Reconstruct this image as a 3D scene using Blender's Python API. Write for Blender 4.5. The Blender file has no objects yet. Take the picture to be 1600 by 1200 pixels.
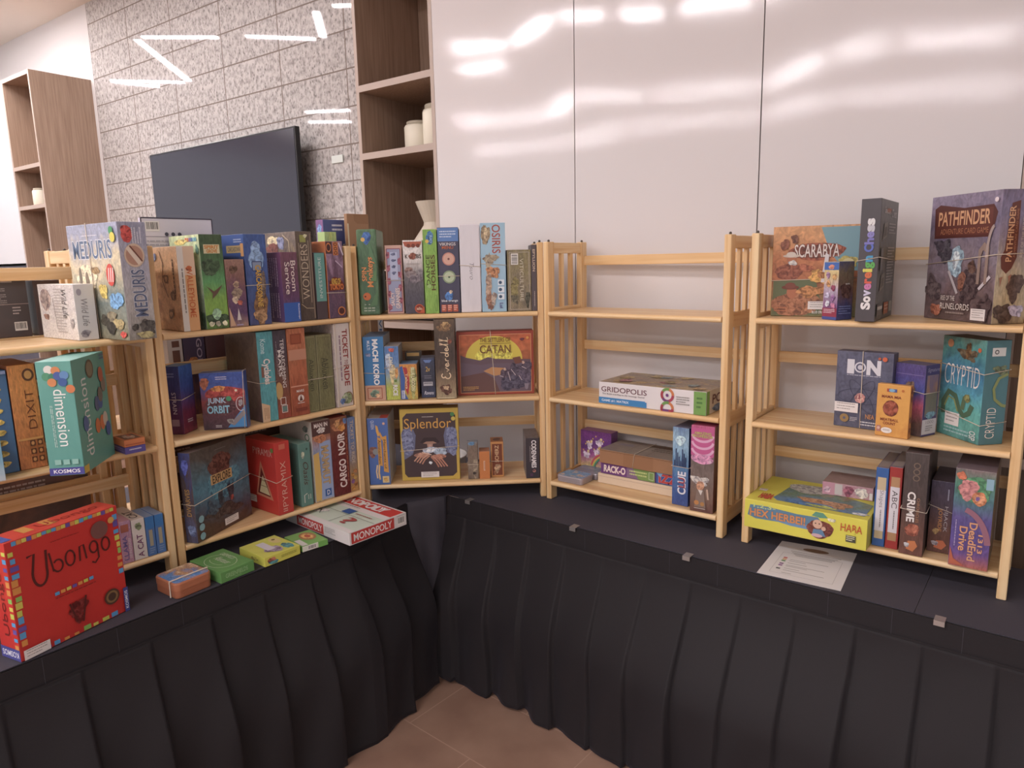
import bpy, bmesh, math, random
from math import radians as R_, sin, cos, pi
from mathutils import Vector, Matrix
random.seed(7)
sc = bpy.context.scene
col = sc.collection

# ------------------------------------------------------------------ camera, world, exposure
CAM_Z = 0.9082                      # height above the table tops (table tops are z = 0, floor is z = -0.74)
cam_d = bpy.data.cameras.new('camera'); cam = bpy.data.objects.new('camera', cam_d); col.objects.link(cam)
cam_d.sensor_width = 36.0; cam_d.sensor_fit = 'HORIZONTAL'; cam_d.lens = 36.0 * 1099.5 / 1600.0
cam_d.clip_start = 0.05
fw = Vector((-0.61156257, 0.77200742, -0.17319285)); rt = Vector((0.78610705, 0.61768003, -0.0225187)); up = Vector((-0.08959316, 0.14991971, 0.98463046))
M = Matrix((rt, up, -fw)).transposed().to_4x4(); M.translation = Vector((0, 0, CAM_Z))
cam.matrix_world = M
sc.camera = cam
w = bpy.data.worlds.new('world'); sc.world = w; w.use_nodes = True
w.node_tree.nodes['Background'].inputs[0].default_value = (1.0, 0.958, 0.972, 1)
w.node_tree.nodes['Background'].inputs[1].default_value = 0.34
sc.view_settings.view_transform = 'Standard'; sc.view_settings.look = 'None'
sc.view_settings.gamma = 1.0; sc.view_settings.use_curve_mapping = False
sc.view_settings.exposure = 1.17
LED_STRENGTH = 60.0
FLOOR = -0.74; CEIL = 2.99

# ------------------------------------------------------------------ materials
def lin(h):
    h = h.lstrip('#'); o = []
    for i in (0, 2, 4):
        c = int(h[i:i+2], 16) / 255
        o.append(c / 12.92 if c <= .04045 else ((c + .055) / 1.055) ** 2.4)
    return (*o, 1)
MATS = {}
def soft(h, s=.85):
    '''printed inks are a little duller than pure colour'''
    r, g, b, a = lin(h); y = .3 * r + .59 * g + .11 * b
    return (y + (r - y) * s + .004, y + (g - y) * s + .004, y + (b - y) * s + .004, 1)
def bsdf(name):
    m = bpy.data.materials.new(name); m.use_nodes = True
    nt = m.node_tree; return m, nt, nt.nodes['Principled BSDF']
def flat(h, rough=.5, metal=0, spec=.4):
    k = ('flat', h, rough, metal, spec)
    if k not in MATS:
        m, nt, b = bsdf('print_' + h); b.inputs['Base Color'].default_value = soft(h)
        b.inputs['Roughness'].default_value = rough; b.inputs['Metallic'].default_value = metal
        b.inputs['Specular IOR Level'].default_value = spec
        MATS[k] = m
    return MATS[k]
def N(nt, t, **kw):
    n = nt.nodes.new(t)
    for k, v in kw.items(): setattr(n, k, v)
    return n
def art(cols, scale=4.0, vert=.6, dist=.5, seed=0, rough=.38, horiz=0.0):
    """painted cover print: a mottled picture running through the given colours from the bottom to the top"""
    k = ('art', tuple(cols), scale, vert, dist, seed, rough, horiz)
    if k in MATS: return MATS[k]
    m, nt, b = bsdf('painted_cover'); L = nt.links.new
    uv = N(nt, 'ShaderNodeUVMap'); mp = N(nt, 'ShaderNodeMapping'); mp.inputs['Location'].default_value = (seed * 3.7, seed * 1.3, seed)
    L(uv.outputs[0], mp.inputs[0])
    nz = N(nt, 'ShaderNodeTexNoise'); nz.inputs['Scale'].default_value = scale; nz.inputs['Detail'].default_value = 7; nz.inputs['Roughness'].default_value = .62; nz.inputs['Distortion'].default_value = dist
    L(mp.outputs[0], nz.inputs['Vector'])
    sp = N(nt, 'ShaderNodeSeparateXYZ'); L(uv.outputs[0], sp.inputs[0])
    a = N(nt, 'ShaderNodeMath', operation='MULTIPLY_ADD'); a.inputs[1].default_value = vert; L(sp.outputs[1], a.inputs[0])
    s = N(nt, 'ShaderNodeMath', operation='MULTIPLY_ADD'); s.inputs[1].default_value = (1 - vert) * 2.4; s.inputs[2].default_value = -(1 - vert) * .72
    L(nz.outputs[0], s.inputs[0]); L(s.outputs[0], a.inputs[2])
    h = N(nt, 'ShaderNodeMath', operation='MULTIPLY_ADD'); h.inputs[1].default_value = horiz; L(sp.outputs[0], h.inputs[0]); L(a.outputs[0], h.inputs[2])
    r = N(nt, 'ShaderNodeValToRGB'); e = r.color_ramp.elements
    n = len(cols)
    while len(e) < n: e.new(.5)
    for i, c in enumerate(cols): e[i].position = i / (n - 1) if n > 1 else 0; e[i].color = soft(c)
    L(h.outputs[0], r.inputs[0])
    if n >= 4:      # finer brushwork over the larger shapes
        n2 = N(nt, 'ShaderNodeTexNoise'); n2.inputs['Scale'].default_value = scale * 6; n2.inputs['Detail'].default_value = 5; n2.inputs['Distortion'].default_value = 1.2; L(mp.outputs[0], n2.inputs['Vector'])
        rr = N(nt, 'ShaderNodeMapRange'); rr.inputs[1].default_value = .3; rr.inputs[2].default_value = .7; rr.inputs[3].default_value = .72; rr.inputs[4].default_value = 1.25; L(n2.outputs[0], rr.inputs[0])
        ml = N(nt, 'ShaderNodeVectorMath', operation='SCALE'); L(r.outputs[0], ml.inputs[0]); L(rr.outputs[0], ml.inputs['Scale']); L(ml.outputs[0], b.inputs['Base Color'])
    else: L(r.outputs[0], b.inputs['Base Color'])
    b.inputs['Roughness'].default_value = rough
    MATS[k] = m; return m
def paint(h):
    '''brushed patch of paint in a cover picture'''
    k = ('paint', h)
    if k in MATS: return MATS[k]
    m, nt, b = bsdf('painted_patch'); L = nt.links.new
    tc = N(nt, 'ShaderNodeTexCoord'); nz = N(nt, 'ShaderNodeTexNoise'); nz.inputs['Scale'].default_value = 75; nz.inputs['Detail'].default_value = 5; nz.inputs['Distortion'].default_value = 1.0; L(tc.outputs['Object'], nz.inputs['Vector'])
    r = N(nt, 'ShaderNodeValToRGB'); e = r.color_ramp.elements; c = soft(h)
    e[0].position = .36; e[0].color = (c[0] * .45, c[1] * .42, c[2] * .48, 1); e[1].position = .66; e[1].color = (min(1, c[0] * 1.35 + .03), min(1, c[1] * 1.35 + .03), min(1, c[2] * 1.3 + .03), 1)
    m_ = e.new(.5); m_.color = c
    L(nz.outputs[0], r.inputs[0]); L(r.outputs[0], b.inputs['Base Color']); b.inputs['Roughness'].default_value = .42
    MATS[k] = m; return m
def wood(axis, a='efd3a6', c='d9ad76'):
    k = ('wood', axis, a, c)
    if k in MATS: return MATS[k]
    m, nt, b = bsdf('pine_wood'); L = nt.links.new
    tc = N(nt, 'ShaderNodeTexCoord'); mp = N(nt, 'ShaderNodeMapping')
    s = [38, 38, 38]; s['xyz'.index(axis)] = 1.6; mp.inputs['Scale'].default_value = s
    oi = N(nt, 'ShaderNodeObjectInfo'); ad = N(nt, 'ShaderNodeVectorMath', operation='ADD')
    L(tc.outputs['Object'], mp.inputs[0]); L(mp.outputs[0], ad.inputs[0])
    cx = N(nt, 'ShaderNodeCombineXYZ'); mu = N(nt, 'ShaderNodeMath', operation='MULTIPLY'); mu.inputs[1].default_value = 50; L(oi.outputs['Random'], mu.inputs[0])
    for i in range(3): L(mu.outputs[0], cx.inputs[i])
    L(cx.outputs[0], ad.inputs[1])
    nz = N(nt, 'ShaderNodeTexNoise'); nz.inputs['Scale'].default_value = 1.0; nz.inputs['Detail'].default_value = 4; nz.inputs['Distortion'].default_value = .9
    L(ad.outputs[0], nz.inputs['Vector'])
    r = N(nt, 'ShaderNodeValToRGB'); e = r.color_ramp.elements
    e[0].position = .32; e[0].color = lin(c); e[1].position = .68; e[1].color = lin(a)
    e2 = e.new(.5); e2.color = lin('e7c391') if axis != 'q' else lin(a)
    L(nz.outputs[0], r.inputs[0]); L(r.outputs[0], b.inputs['Base Color'])
    b.inputs['Roughness'].default_value = .38
    MATS[k] = m; return m
def laminate(name='brown_laminate', a='a88f7c', c='917866'):
    if name in MATS: return MATS[name]
    m, nt, b = bsdf(name); L = nt.links.new
    tc = N(nt, 'ShaderNodeTexCoord'); mp = N(nt, 'ShaderNodeMapping'); mp.inputs['Scale'].default_value = (90, 90, 4)
    L(tc.outputs['Object'], mp.inputs[0])
    nz = N(nt, 'ShaderNodeTexNoise'); nz.inputs['Scale'].default_value = 1; nz.inputs['Detail'].default_value = 3
    L(mp.outputs[0], nz.inputs['Vector'])
    r = N(nt, 'ShaderNodeValToRGB'); e = r.color_ramp.elements
    e[0].position = .3; e[0].color = lin(c); e[1].position = .7; e[1].color = lin(a)
    L(nz.outputs[0], r.inputs[0]); L(r.outputs[0], b.inputs['Base Color']); b.inputs['Roughness'].default_value = .5
    MATS[name] = m; return m
def m_tile():
    m, nt, b = bsdf('speckled_wall_tile'); L = nt.links.new
    tc = N(nt, 'ShaderNodeTexCoord')
    mp = N(nt, 'ShaderNodeMapping'); mp.inputs['Location'].default_value = (5.638, -1.39, 0)
    sp = N(nt, 'ShaderNodeSeparateXYZ'); cb = N(nt, 'ShaderNodeCombineXYZ')
    L(tc.outputs['Object'], sp.inputs[0]); L(sp.outputs[0], cb.inputs[0]); L(sp.outputs[2], cb.inputs[1]); L(cb.outputs[0], mp.inputs[0])
    br = N(nt, 'ShaderNodeTexBrick'); br.offset = 0; br.squash = 1
    br.inputs['Scale'].default_value = 1; br.inputs['Mortar Size'].default_value = .0045; br.inputs['Mortar Smooth'].default_value = .1
    br.inputs['Brick Width'].default_value = .597; br.inputs['Row Height'].default_value = .206
    L(mp.outputs[0], br.inputs['Vector'])
    m2 = N(nt, 'ShaderNodeMapping'); m2.inputs['Scale'].default_value = (38, 1, 28); L(tc.outputs['Object'], m2.inputs[0])
    nz = N(nt, 'ShaderNodeTexNoise'); nz.inputs['Scale'].default_value = 1; nz.inputs['Detail'].default_value = 5; nz.inputs['Roughness'].default_value = .62; L(m2.outputs[0], nz.inputs['Vector'])
    r = N(nt, 'ShaderNodeValToRGB'); e = r.color_ramp.elements
    e[0].position = .34; e[0].color = lin('8c8885'); e[1].position = .58; e[1].color = lin('bdb8b5')
    L(nz.outputs[0], r.inputs[0])
    m3 = N(nt, 'ShaderNodeMapping'); m3.inputs['Scale'].default_value = (54, 1, 33); L(tc.outputs['Object'], m3.inputs[0])
    vo = N(nt, 'ShaderNodeTexVoronoi'); vo.inputs['Scale'].default_value = 1; L(m3.outputs[0], vo.inputs['Vector'])
    r2 = N(nt, 'ShaderNodeValToRGB'); e = r2.color_ramp.elements
    e[0].position = .16; e[0].color = (.3, .295, .29, 1); e[1].position = .30; e[1].color = (1, 1, 1, 1); L(vo.outputs['Distance'], r2.inputs[0])
    mx = N(nt, 'ShaderNodeMix', data_type='RGBA', blend_type='MULTIPLY'); mx.inputs[0].default_value = .7
    L(r.outputs[0], mx.inputs[6]); L(r2.outputs[0], mx.inputs[7])
    mm = N(nt, 'ShaderNodeMix', data_type='RGBA'); L(br.outputs['Fac'], mm.inputs[0]); L(mx.outputs[2], mm.inputs[6]); mm.inputs[7].default_value = lin('7c726c')
    L(mm.outputs[2], b.inputs['Base Color']); b.inputs['Roughness'].default_value = .035; b.inputs['Specular IOR Level'].default_value = .5
    return m
def m_panel():
    m, nt, b = bsdf('glossy_white_panel'); L = nt.links.new
    b.inputs['Base Color'].default_value = lin('dad5d5'); b.inputs['Roughness'].default_value = .08
    tc = N(nt, 'ShaderNodeTexCoord'); mp = N(nt, 'ShaderNodeMapping'); mp.inputs['Scale'].default_value = (1, 1, 1.2); L(tc.outputs['Object'], mp.inputs[0])
    nz = N(nt, 'ShaderNodeTexNoise'); nz.inputs['Scale'].default_value = 260; nz.inputs['Detail'].default_value = 2; L(mp.outputs[0], nz.inputs['Vector'])
    n2 = N(nt, 'ShaderNodeTexNoise'); n2.inputs['Scale'].default_value = 2.6; n2.inputs['Detail'].default_value = 1; L(mp.outputs[0], n2.inputs['Vector'])
    b1 = N(nt, 'ShaderNodeBump'); b1.inputs['Strength'].default_value = .022; b1.inputs['Distance'].default_value = .002; L(nz.outputs[0], b1.inputs['Height'])
    b2 = N(nt, 'ShaderNodeBump'); b2.inputs['Strength'].default_value = .3; b2.inputs['Distance'].default_value = .0035; L(n2.outputs[0], b2.inputs['Height']); L(b1.outputs[0], b2.inputs['Normal'])
    L(b2.outputs[0], b.inputs['Normal'])
    return m
def m_cloth(h, sheen=.25):
    k = ('cloth', h)
    if k in MATS: return MATS[k]
    m, nt, b = bsdf('black_polyester'); L = nt.links.new
    b.inputs['Base Color'].default_value = lin(h); b.inputs['Roughness'].default_value = .75
    b.inputs['Sheen Weight'].default_value = sheen; b.inputs['Sheen Roughness'].default_value = .5; b.inputs['Sheen Tint'].default_value = lin('8c88a4')
    tc = N(nt, 'ShaderNodeTexCoord'); nz = N(nt, 'ShaderNodeTexNoise'); nz.inputs['Scale'].default_value = 420; L(tc.outputs['Object'], nz.inputs['Vector'])
    bp = N(nt, 'ShaderNodeBump'); bp.inputs['Strength'].default_value = .25; bp.inputs['Distance'].default_value = .001; L(nz.outputs[0], bp.inputs['Height']); L(bp.outputs[0], b.inputs['Normal'])
    MATS[k] = m; return m
def m_floor():
    m, nt, b = bsdf('brown_floor_tile'); L = nt.links.new
    tc = N(nt, 'ShaderNodeTexCoord'); mp = N(nt, 'ShaderNodeMapping'); mp.inputs['Rotation'].default_value = (0, 0, R_(2)); L(tc.outputs['Object'], mp.inputs[0])
    br = N(nt, 'ShaderNodeTexBrick'); br.offset = .5; br.inputs['Scale'].default_value = 1; br.inputs['Mortar Size'].default_value = .002
    br.inputs['Brick Width'].default_value = .6; br.inputs['Row Height'].default_value = .3; L(mp.outputs[0], br.inputs['Vector'])
    nz = N(nt, 'ShaderNodeTexNoise'); nz.inputs['Scale'].default_value = 4; nz.inputs['Detail'].default_value = 6; L(tc.outputs['Object'], nz.inputs['Vector'])
    r = N(nt, 'ShaderNodeValToRGB'); e = r.color_ramp.elements; e[0].position = .3; e[0].color = lin('8f7060'); e[1].position = .7; e[1].color = lin('ad8d7a'); L(nz.outputs[0], r.inputs[0])
    mm = N(nt, 'ShaderNodeMix', data_type='RGBA'); L(br.outputs['Fac'], mm.inputs[0]); L(r.outputs[0], mm.inputs[6]); mm.inputs[7].default_value = lin('b99a86')
    L(mm.outputs[2], b.inputs['Base Color']); b.inputs['Roughness'].default_value = .5
    return m
def emit(h, s):
    m = bpy.data.materials.new('led_diffuser'); m.use_nodes = True; nt = m.node_tree; nt.nodes.clear()
    e = nt.nodes.new('ShaderNodeEmission'); o = nt.nodes.new('ShaderNodeOutputMaterial'); e.inputs[0].default_value = lin(h); e.inputs[1].default_value = s
    nt.links.new(e.outputs[0], o.inputs[0]); return m

# ------------------------------------------------------------------ mesh helpers
class MB:
    def __init__(s): s.v = []; s.f = []; s.m = []; s.mats = []; s.smooth = False
    def mi(s, mat):
        if mat not in s.mats: s.mats.append(mat)
        return s.mats.index(mat)
    def poly(s, pts, mat):
        b = len(s.v); s.v += [tuple(p) for p in pts]; s.f.append(tuple(range(b, b + len(pts)))); s.m.append(s.mi(mat))
    def box(s, x0, y0, z0, x1, y1, z1, mat, bev=0):
        """axis-aligned box, chamfered along every edge when bev > 0"""
        bm = bmesh.new(); bmesh.ops.create_cube(bm, size=1)
        for v in bm.verts: v.co = Vector(((x0 + x1) / 2 + v.co.x * (x1 - x0), (y0 + y1) / 2 + v.co.y * (y1 - y0), (z0 + z1) / 2 + v.co.z * (z1 - z0)))
        if bev: bmesh.ops.bevel(bm, geom=list(bm.edges), offset=bev, segments=2, affect='EDGES', profile=.5)
        b = len(s.v); bm.verts.index_update(); s.v += [tuple(v.co) for v in bm.verts]
        for f in bm.faces: s.f.append(tuple(b + v.index for v in f.verts)); s.m.append(s.mi(mat))
        bm.free()
    def tube(s, pts, r, mat, n=6, closed=False):
        pts = [Vector(p) for p in pts]; k = len(pts); rings = []
        for i, p in enumerate(pts):
            a = pts[i - 1] if (i or closed) else pts[i]; c = pts[(i + 1) % k] if (i < k - 1 or closed) else pts[i]
            d = (c - a).normalized(); q = d.orthogonal().normalized() if not rings else None
            if rings:
                q = lastq - d * lastq.dot(d)
                q = q.normalized() if q.length > 1e-6 else d.orthogonal().normalized()
            lastq = q; e = d.cross(q); b = len(s.v)
            for j in range(n):
                t = 2 * pi * j / n; s.v.append(tuple(p + q * r * cos(t) + e * r * sin(t)))
            rings.append(b)
        mi = s.mi(mat)
        for i in range(k if closed else k - 1):
            a, c = rings[i], rings[(i + 1) % k]
            for j in range(n): s.f.append((a + j, a + (j + 1) % n, c + (j + 1) % n, c + j)); s.m.append(mi)
        if not closed:
            s.f.append(tuple(rings[0] + j for j in range(n))[::-1]); s.m.append(mi); s.f.append(tuple(rings[-1] + j for j in range(n))); s.m.append(mi)
    def lathe(s, prof, mat, n=32, c=(0, 0, 0)):
        mi = s.mi(mat); b = len(s.v)
        for (r, z) in prof:
            for j in range(n): t = 2 * pi * j / n; s.v.append((c[0] + r * cos(t), c[1] + r * sin(t), c[2] + z))
        for i in range(len(prof) - 1):
            for j in range(n): s.f.append((b + i * n + j, b + i * n + (j + 1) % n, b + (i + 1) * n + (j + 1) % n, b + (i + 1) * n + j)); s.m.append(mi)
        s.f.append(tuple(b + j for j in range(n))[::-1]); s.m.append(mi); k = b + (len(prof) - 1) * n
        s.f.append(tuple(k + j for j in range(n))); s.m.append(mi)
    def build(s, name, parent=None, smooth=None, uvf=None):
        me = bpy.data.meshes.new(name); me.from_pydata(s.v, [], s.f)
        for m in s.mats: me.materials.append(m)
        for p, i in zip(me.polygons, s.m): p.material_index = i
        if smooth if smooth is not None else s.smooth:
            for p in me.polygons: p.use_smooth = True
        if uvf:
            ul = me.uv_layers.new(name='UVMap')
            for p in me.polygons:
                for li in p.loop_indices: ul.data[li].uv = uvf(me.vertices[me.loops[li].vertex_index].co, p.normal)
        me.update()
        o = bpy.data.objects.new(name, me); col.objects.link(o)
        if parent: o.parent = parent
        return o
def tag(o, label=None, cat=None, group=None, kind=None):
    if label: o['label'] = label
    if cat: o['category'] = cat
    if group: o['group'] = group
    if kind: o['kind'] = kind
    return o
def empty(name, loc=(0, 0, 0), rz=0):
    o = bpy.data.objects.new(name, None); o.empty_display_size = .05; col.objects.link(o); o.location = loc; o.rotation_euler = (0, 0, R_(rz)); return o
def struct(o): o['kind'] = 'structure'; return o
def copy_tree(o, parent=None):
    c = o.copy(); col.objects.link(c); c.parent = parent
    for ch in list(o.children): copy_tree(ch, c)
    return c

# ------------------------------------------------------------------ the room: wall frame u along the wall, K = distance of the plane, turned 2.4 degrees
WA = R_(2.4)
def wall_mesh(name, u0, u1, z0, z1, K, mat, t=.03, parent=None):
    b = MB(); b.box(u0, K, z0, u1, K + t, z1, mat); o = b.build(name, parent)
    if not parent: o.rotation_euler = (0, 0, WA)
    return o
KP, KT = 2.48, 2.934
f = MB(); f.box(-12, -8, FLOOR - .05, 4, 4.2, FLOOR, m_floor()); struct(f.build('floor'))
c = MB(); c.box(-12, -8, CEIL, 4, 4.2, CEIL + .05, flat('d8cabc', .8)); struct(c.build('ceiling'))
MT = m_tile(); MP = m_panel(); WHITE = flat('c6c1bf', .7)
struct(wall_mesh('wall_tiled', -6.235, -2.695, FLOOR, CEIL, KT, MT))
struct(wall_mesh('wall_painted', -11, -6.235, FLOOR, CEIL, KT, WHITE))
for i, (a, b_) in enumerate(((-2.188, -1.4735), (-1.4695, -.757), (-.753, -.031))):
    struct(wall_mesh('wall_right', a, b_, FLOOR, CEIL, KP, MP, t=.02))
struct(wall_mesh('wall_right_end', .472, 3.5, FLOOR, CEIL, KP, MP, t=.02))
struct(wall_mesh('wall_behind_panels', -2.185, -.032, FLOOR, CEIL, KP + .03, flat('4a4644', .8), t=.45))
struct(wall_mesh('wall_left_panel', -9.5, -6.815, .975, 2.42, KP, flat('d5d6da', .3), t=.4))
struct(wall_mesh('wall_left_base', -9.5, -6.815, FLOOR, .955, KP + .01, flat('4c4a58', .6), t=.4))

LAM = laminate()
def cupboard(u0, u1, z1, shelves, label, group, depth=KT - KP):
    root = empty('shelf_cupboard'); root.rotation_euler = (0, 0, WA); tag(root, label, 'cupboard', group)
    t = .02; EDGE = flat('b7a294', .5)
    for a in (u0, u1 - t):
        b = MB(); b.box(a, KP + .003, FLOOR, a + t, KP + depth, z1, LAM); b.box(a, KP, FLOOR, a + t, KP + .003, z1, EDGE); b.build('side_panel', root)
    b = MB(); b.box(u0 + t, KP + depth - .012, FLOOR, u1 - t, KP + depth, z1, LAM); b.build('back_panel', root)
    for z in list(shelves) + [z1]:
        b = MB(); b.box(u0 + t, KP + .003, z - .03, u1 - t, KP + depth - .012, z, LAM); b.box(u0 + t, KP, z - .03, u1 - t, KP + .003, z, EDGE); b.build('shelf', root)
    return root
cupboard(-2.69, -2.19, CEIL - .002, (.28, .62, .90, 1.436, 1.748, 2.3), 'tall open brown cupboard with shelves between tiled wall and white panels', 'brown cupboards along the wall')
cupboard(-6.81, -6.285, 2.425, (.4, .9, 1.432, 1.744), 'brown cupboard at the far left end of the tiled wall, side panel showing', 'brown cupboards along the wall')
cupboard(-.029, .47, CEIL - .002, (.3, .7, 1.05, 1.43, 1.75), 'brown cupboard at the right end of the white panels, only its edge in view', 'brown cupboards along the wall')

def wpt(u, K, z): return Vector((u * cos(WA) - K * sin(WA), u * sin(WA) + K * cos(WA), z))
CREAM = flat('ebe3cd', .45)
def jar(u, K, z, r, h, label):
    o = empty('storage_jar', wpt(u, K, z)); tag(o, label, 'jar', 'cream jars in the cupboards')
    b = MB(); b.lathe([(r * .93, 0), (r, .006), (r, h * .82), (r * .93, h * .88), (r * .75, h * .89)], CREAM); b.build('jar_body', o, True)
    b = MB(); b.lathe([(r * .8, h * .89), (r * .84, h * .9), (r * .84, h * .985), (r * .8, h)], flat('b9ae98', .5)); b.build('lid', o, True)
jar(-2.475, KP + .2, 1.437, .072, .148, 'cream jar with flat grey lid on the middle cupboard shelf')
jar(-2.315, KP + .16, 1.437, .072, .2, 'taller cream jar half hidden behind the white panel edge')
jar(-6.6, KP + .1, 1.433, .06, .14, 'cream jar in the far left cupboard')
o = empty('vase', wpt(-2.385, KP + .2, .901)); tag(o, 'beige vase with pinched neck and flared top in the cupboard above the games', 'vase')
b = MB(); b.lathe([(.085, 0), (.125, .1), (.065, .185), (.062, .2), (.1, .3), (.095, .3), (.05, .2)], flat('cfc3ae', .6)); b.build('vase_body', o, False)

# television
tv = empty('television', (0, 0, 0)); tv.rotation_euler = (0, 0, WA); tag(tv, 'large black flat screen television mounted on the speckled tile wall', 'television')
b = MB(); b.box(-5.255, 2.80, .765, -3.578, 2.835, 1.722, flat('15151a', .3), .004); b.build('tv_frame', tv)
def m_screen():
    m, nt, bb = bsdf('tv_screen'); bb.inputs['Base Color'].default_value = lin('2c2c3a'); bb.inputs['Roughness'].default_value = .16; bb.inputs['Specular IOR Level'].default_value = .8
    return m
b = MB(); b.box(-5.243, 2.7985, .777, -3.59, 2.80, 1.710, m_screen()); b.build('screen', tv)
b = MB(); b.box(-4.7, 2.835, 1.0, -4.1, KT - .001, 1.45, flat('202024', .5)); b.build('wall_bracket', tv)
# small round wall fitting beside the television
o = empty('wall_socket'); o.rotation_euler = (0, 0, WA); tag(o, 'small oval white wall socket plate on tiles right of the television', 'socket')
b = MB(); b.box(-3.42, KT - .008, 1.50, -3.32, KT - .0005, 1.545, flat('cfd6cf', .3), .003); b.build('plate', o)

# ceiling LED strips, zigzag rows (mirrored in the tiles and the panels)
LED = emit('fef7f9', LED_STRENGTH); ALU = flat('c8c8c8', .4)
rows = {'in front of the tiled wall': [(-8.2, .9), (-8.42, 1.48), (-7.78, .86), (-6.72, 2.08), (-6.09, 1.59), None, (-5.98, 1.55), (-5.45, 1.02), (-4.9, 1.6), None, (-4.8, 1.6), (-4.0, 1.05), (-3.5, 1.6)],
        'over the left of the hall': [(-8.11, -.96), (-7.44, -1.31), None, (-8.59, -1.43), (-8.0, -1.87)],
        'over the middle of the hall': [(-4.72, -.8), (-4.13, -1.08), (-3.44, -.64), (-3.0, -.95), (-2.55, -1.12), (-1.85, -1.28), (-1.2, -.8), (-.5, -1.25), (.2, -.8)],
        'behind the camera': [(-5.12, -1.45), (-4.5, -1.63), None, (-6.97, -3.68), (-5.56, -4.26), (-4.76, -3.37), (-3.9, -3.95), (-2.57, -4.29), (-1.74, -3.41), (-1.08, -3.25), (-.04, -3.8), (.8, -3.2)],
        'at the far end of the hall': [(-8.56, -6.3), (-6.59, -6.6), (-5.2, -5.9), (-3.08, -6.34), (-2.04, -5.6), (.06, -6.41), (1.2, -5.7)]}
for rn, pts in rows.items():
    k = 0
    for p, q in zip(pts, pts[1:]):
        if p is None or q is None: continue
        k += 1
        L_ = math.hypot(q[0] - p[0], q[1] - p[1]); ang = math.degrees(math.atan2(q[1] - p[1], q[0] - p[0]))
        o = empty('led_strip_light', (p[0], p[1], CEIL), ang); tag(o, 'bright linear ceiling light of the zigzag row ' + rn, 'ceiling light', 'zigzag ceiling lights ' + rn)
        b = MB(); b.box(.07, -.03, -.045, L_ - .07, .03, 0, ALU); b.build('housing', o)
        b = MB(); b.box(.075, -.026, -.05, L_ - .075, .026, -.045, LED); b.build('diffuser', o)

# ------------------------------------------------------------------ tables, cloths, skirts
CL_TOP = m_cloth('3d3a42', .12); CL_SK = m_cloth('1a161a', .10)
def folding_table(name_label, x0, y0, x1, y1, legs):
    o = empty('folding_table', (0, 0, 0)); tag(o, name_label, 'table', 'tables under the black cloths')
    b = MB(); b.box(x0, y0, -.04, x1, y1, -.004, flat('8c8478', .6), .005); b.build('tabletop', o)
    for (lx, ly) in legs:
        b = MB(); b.tube([(lx, ly, -.04), (lx, ly, FLOOR + .001)], .013, flat('55555a', .4, .6), 8); b.build('leg', o)
folding_table('left table hidden under black cloth carrying the left shelves', -3.05, -.6, -1.9, 1.6, ((-2.9, -.5), (-2.1, -.5), (-2.9, 1.45), (-2.0, 1.5)))
folding_table('right table hidden under black cloth carrying the right shelves', -1.84, 1.96, 1.2, 2.38, ((-1.78, 2.0), (-1.78, 2.34), (1.1, 2.0), (1.1, 2.34)))
folding_table('corner table hidden under black cloth below the angled shelf unit', -3.05, 1.61, -1.95, 2.34, ((-2.9, 2.25), (-2.05, 2.25)))
def cloth_poly(pts, name, label, z=-.003, t=.003):
    b = MB(); top = [(x, y, z + t) for x, y in pts]; bot = [(x, y, z) for x, y in pts]
    b.poly(top, CL_TOP); b.poly(bot[::-1], CL_TOP)
    n = len(pts)
    for i in range(n): b.poly([bot[i], bot[(i + 1) % n], top[(i + 1) % n], top[i]], CL_TOP)
    return tag(b.build(name), label, 'tablecloth')
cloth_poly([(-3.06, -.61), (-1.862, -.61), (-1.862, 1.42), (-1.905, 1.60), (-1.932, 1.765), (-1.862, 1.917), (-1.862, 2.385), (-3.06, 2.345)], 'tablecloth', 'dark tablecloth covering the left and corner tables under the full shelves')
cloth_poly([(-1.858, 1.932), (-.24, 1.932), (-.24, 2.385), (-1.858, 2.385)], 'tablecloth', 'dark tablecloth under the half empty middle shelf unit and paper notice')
cloth_poly([(-.24 + .0015, 1.932), (1.21, 1.932), (1.21, 2.42), (-.24 + .0015, 2.385)], 'tablecloth', 'dark bluish tablecloth at the right end, its seam meeting the middle cloth', z=-.003)
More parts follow.
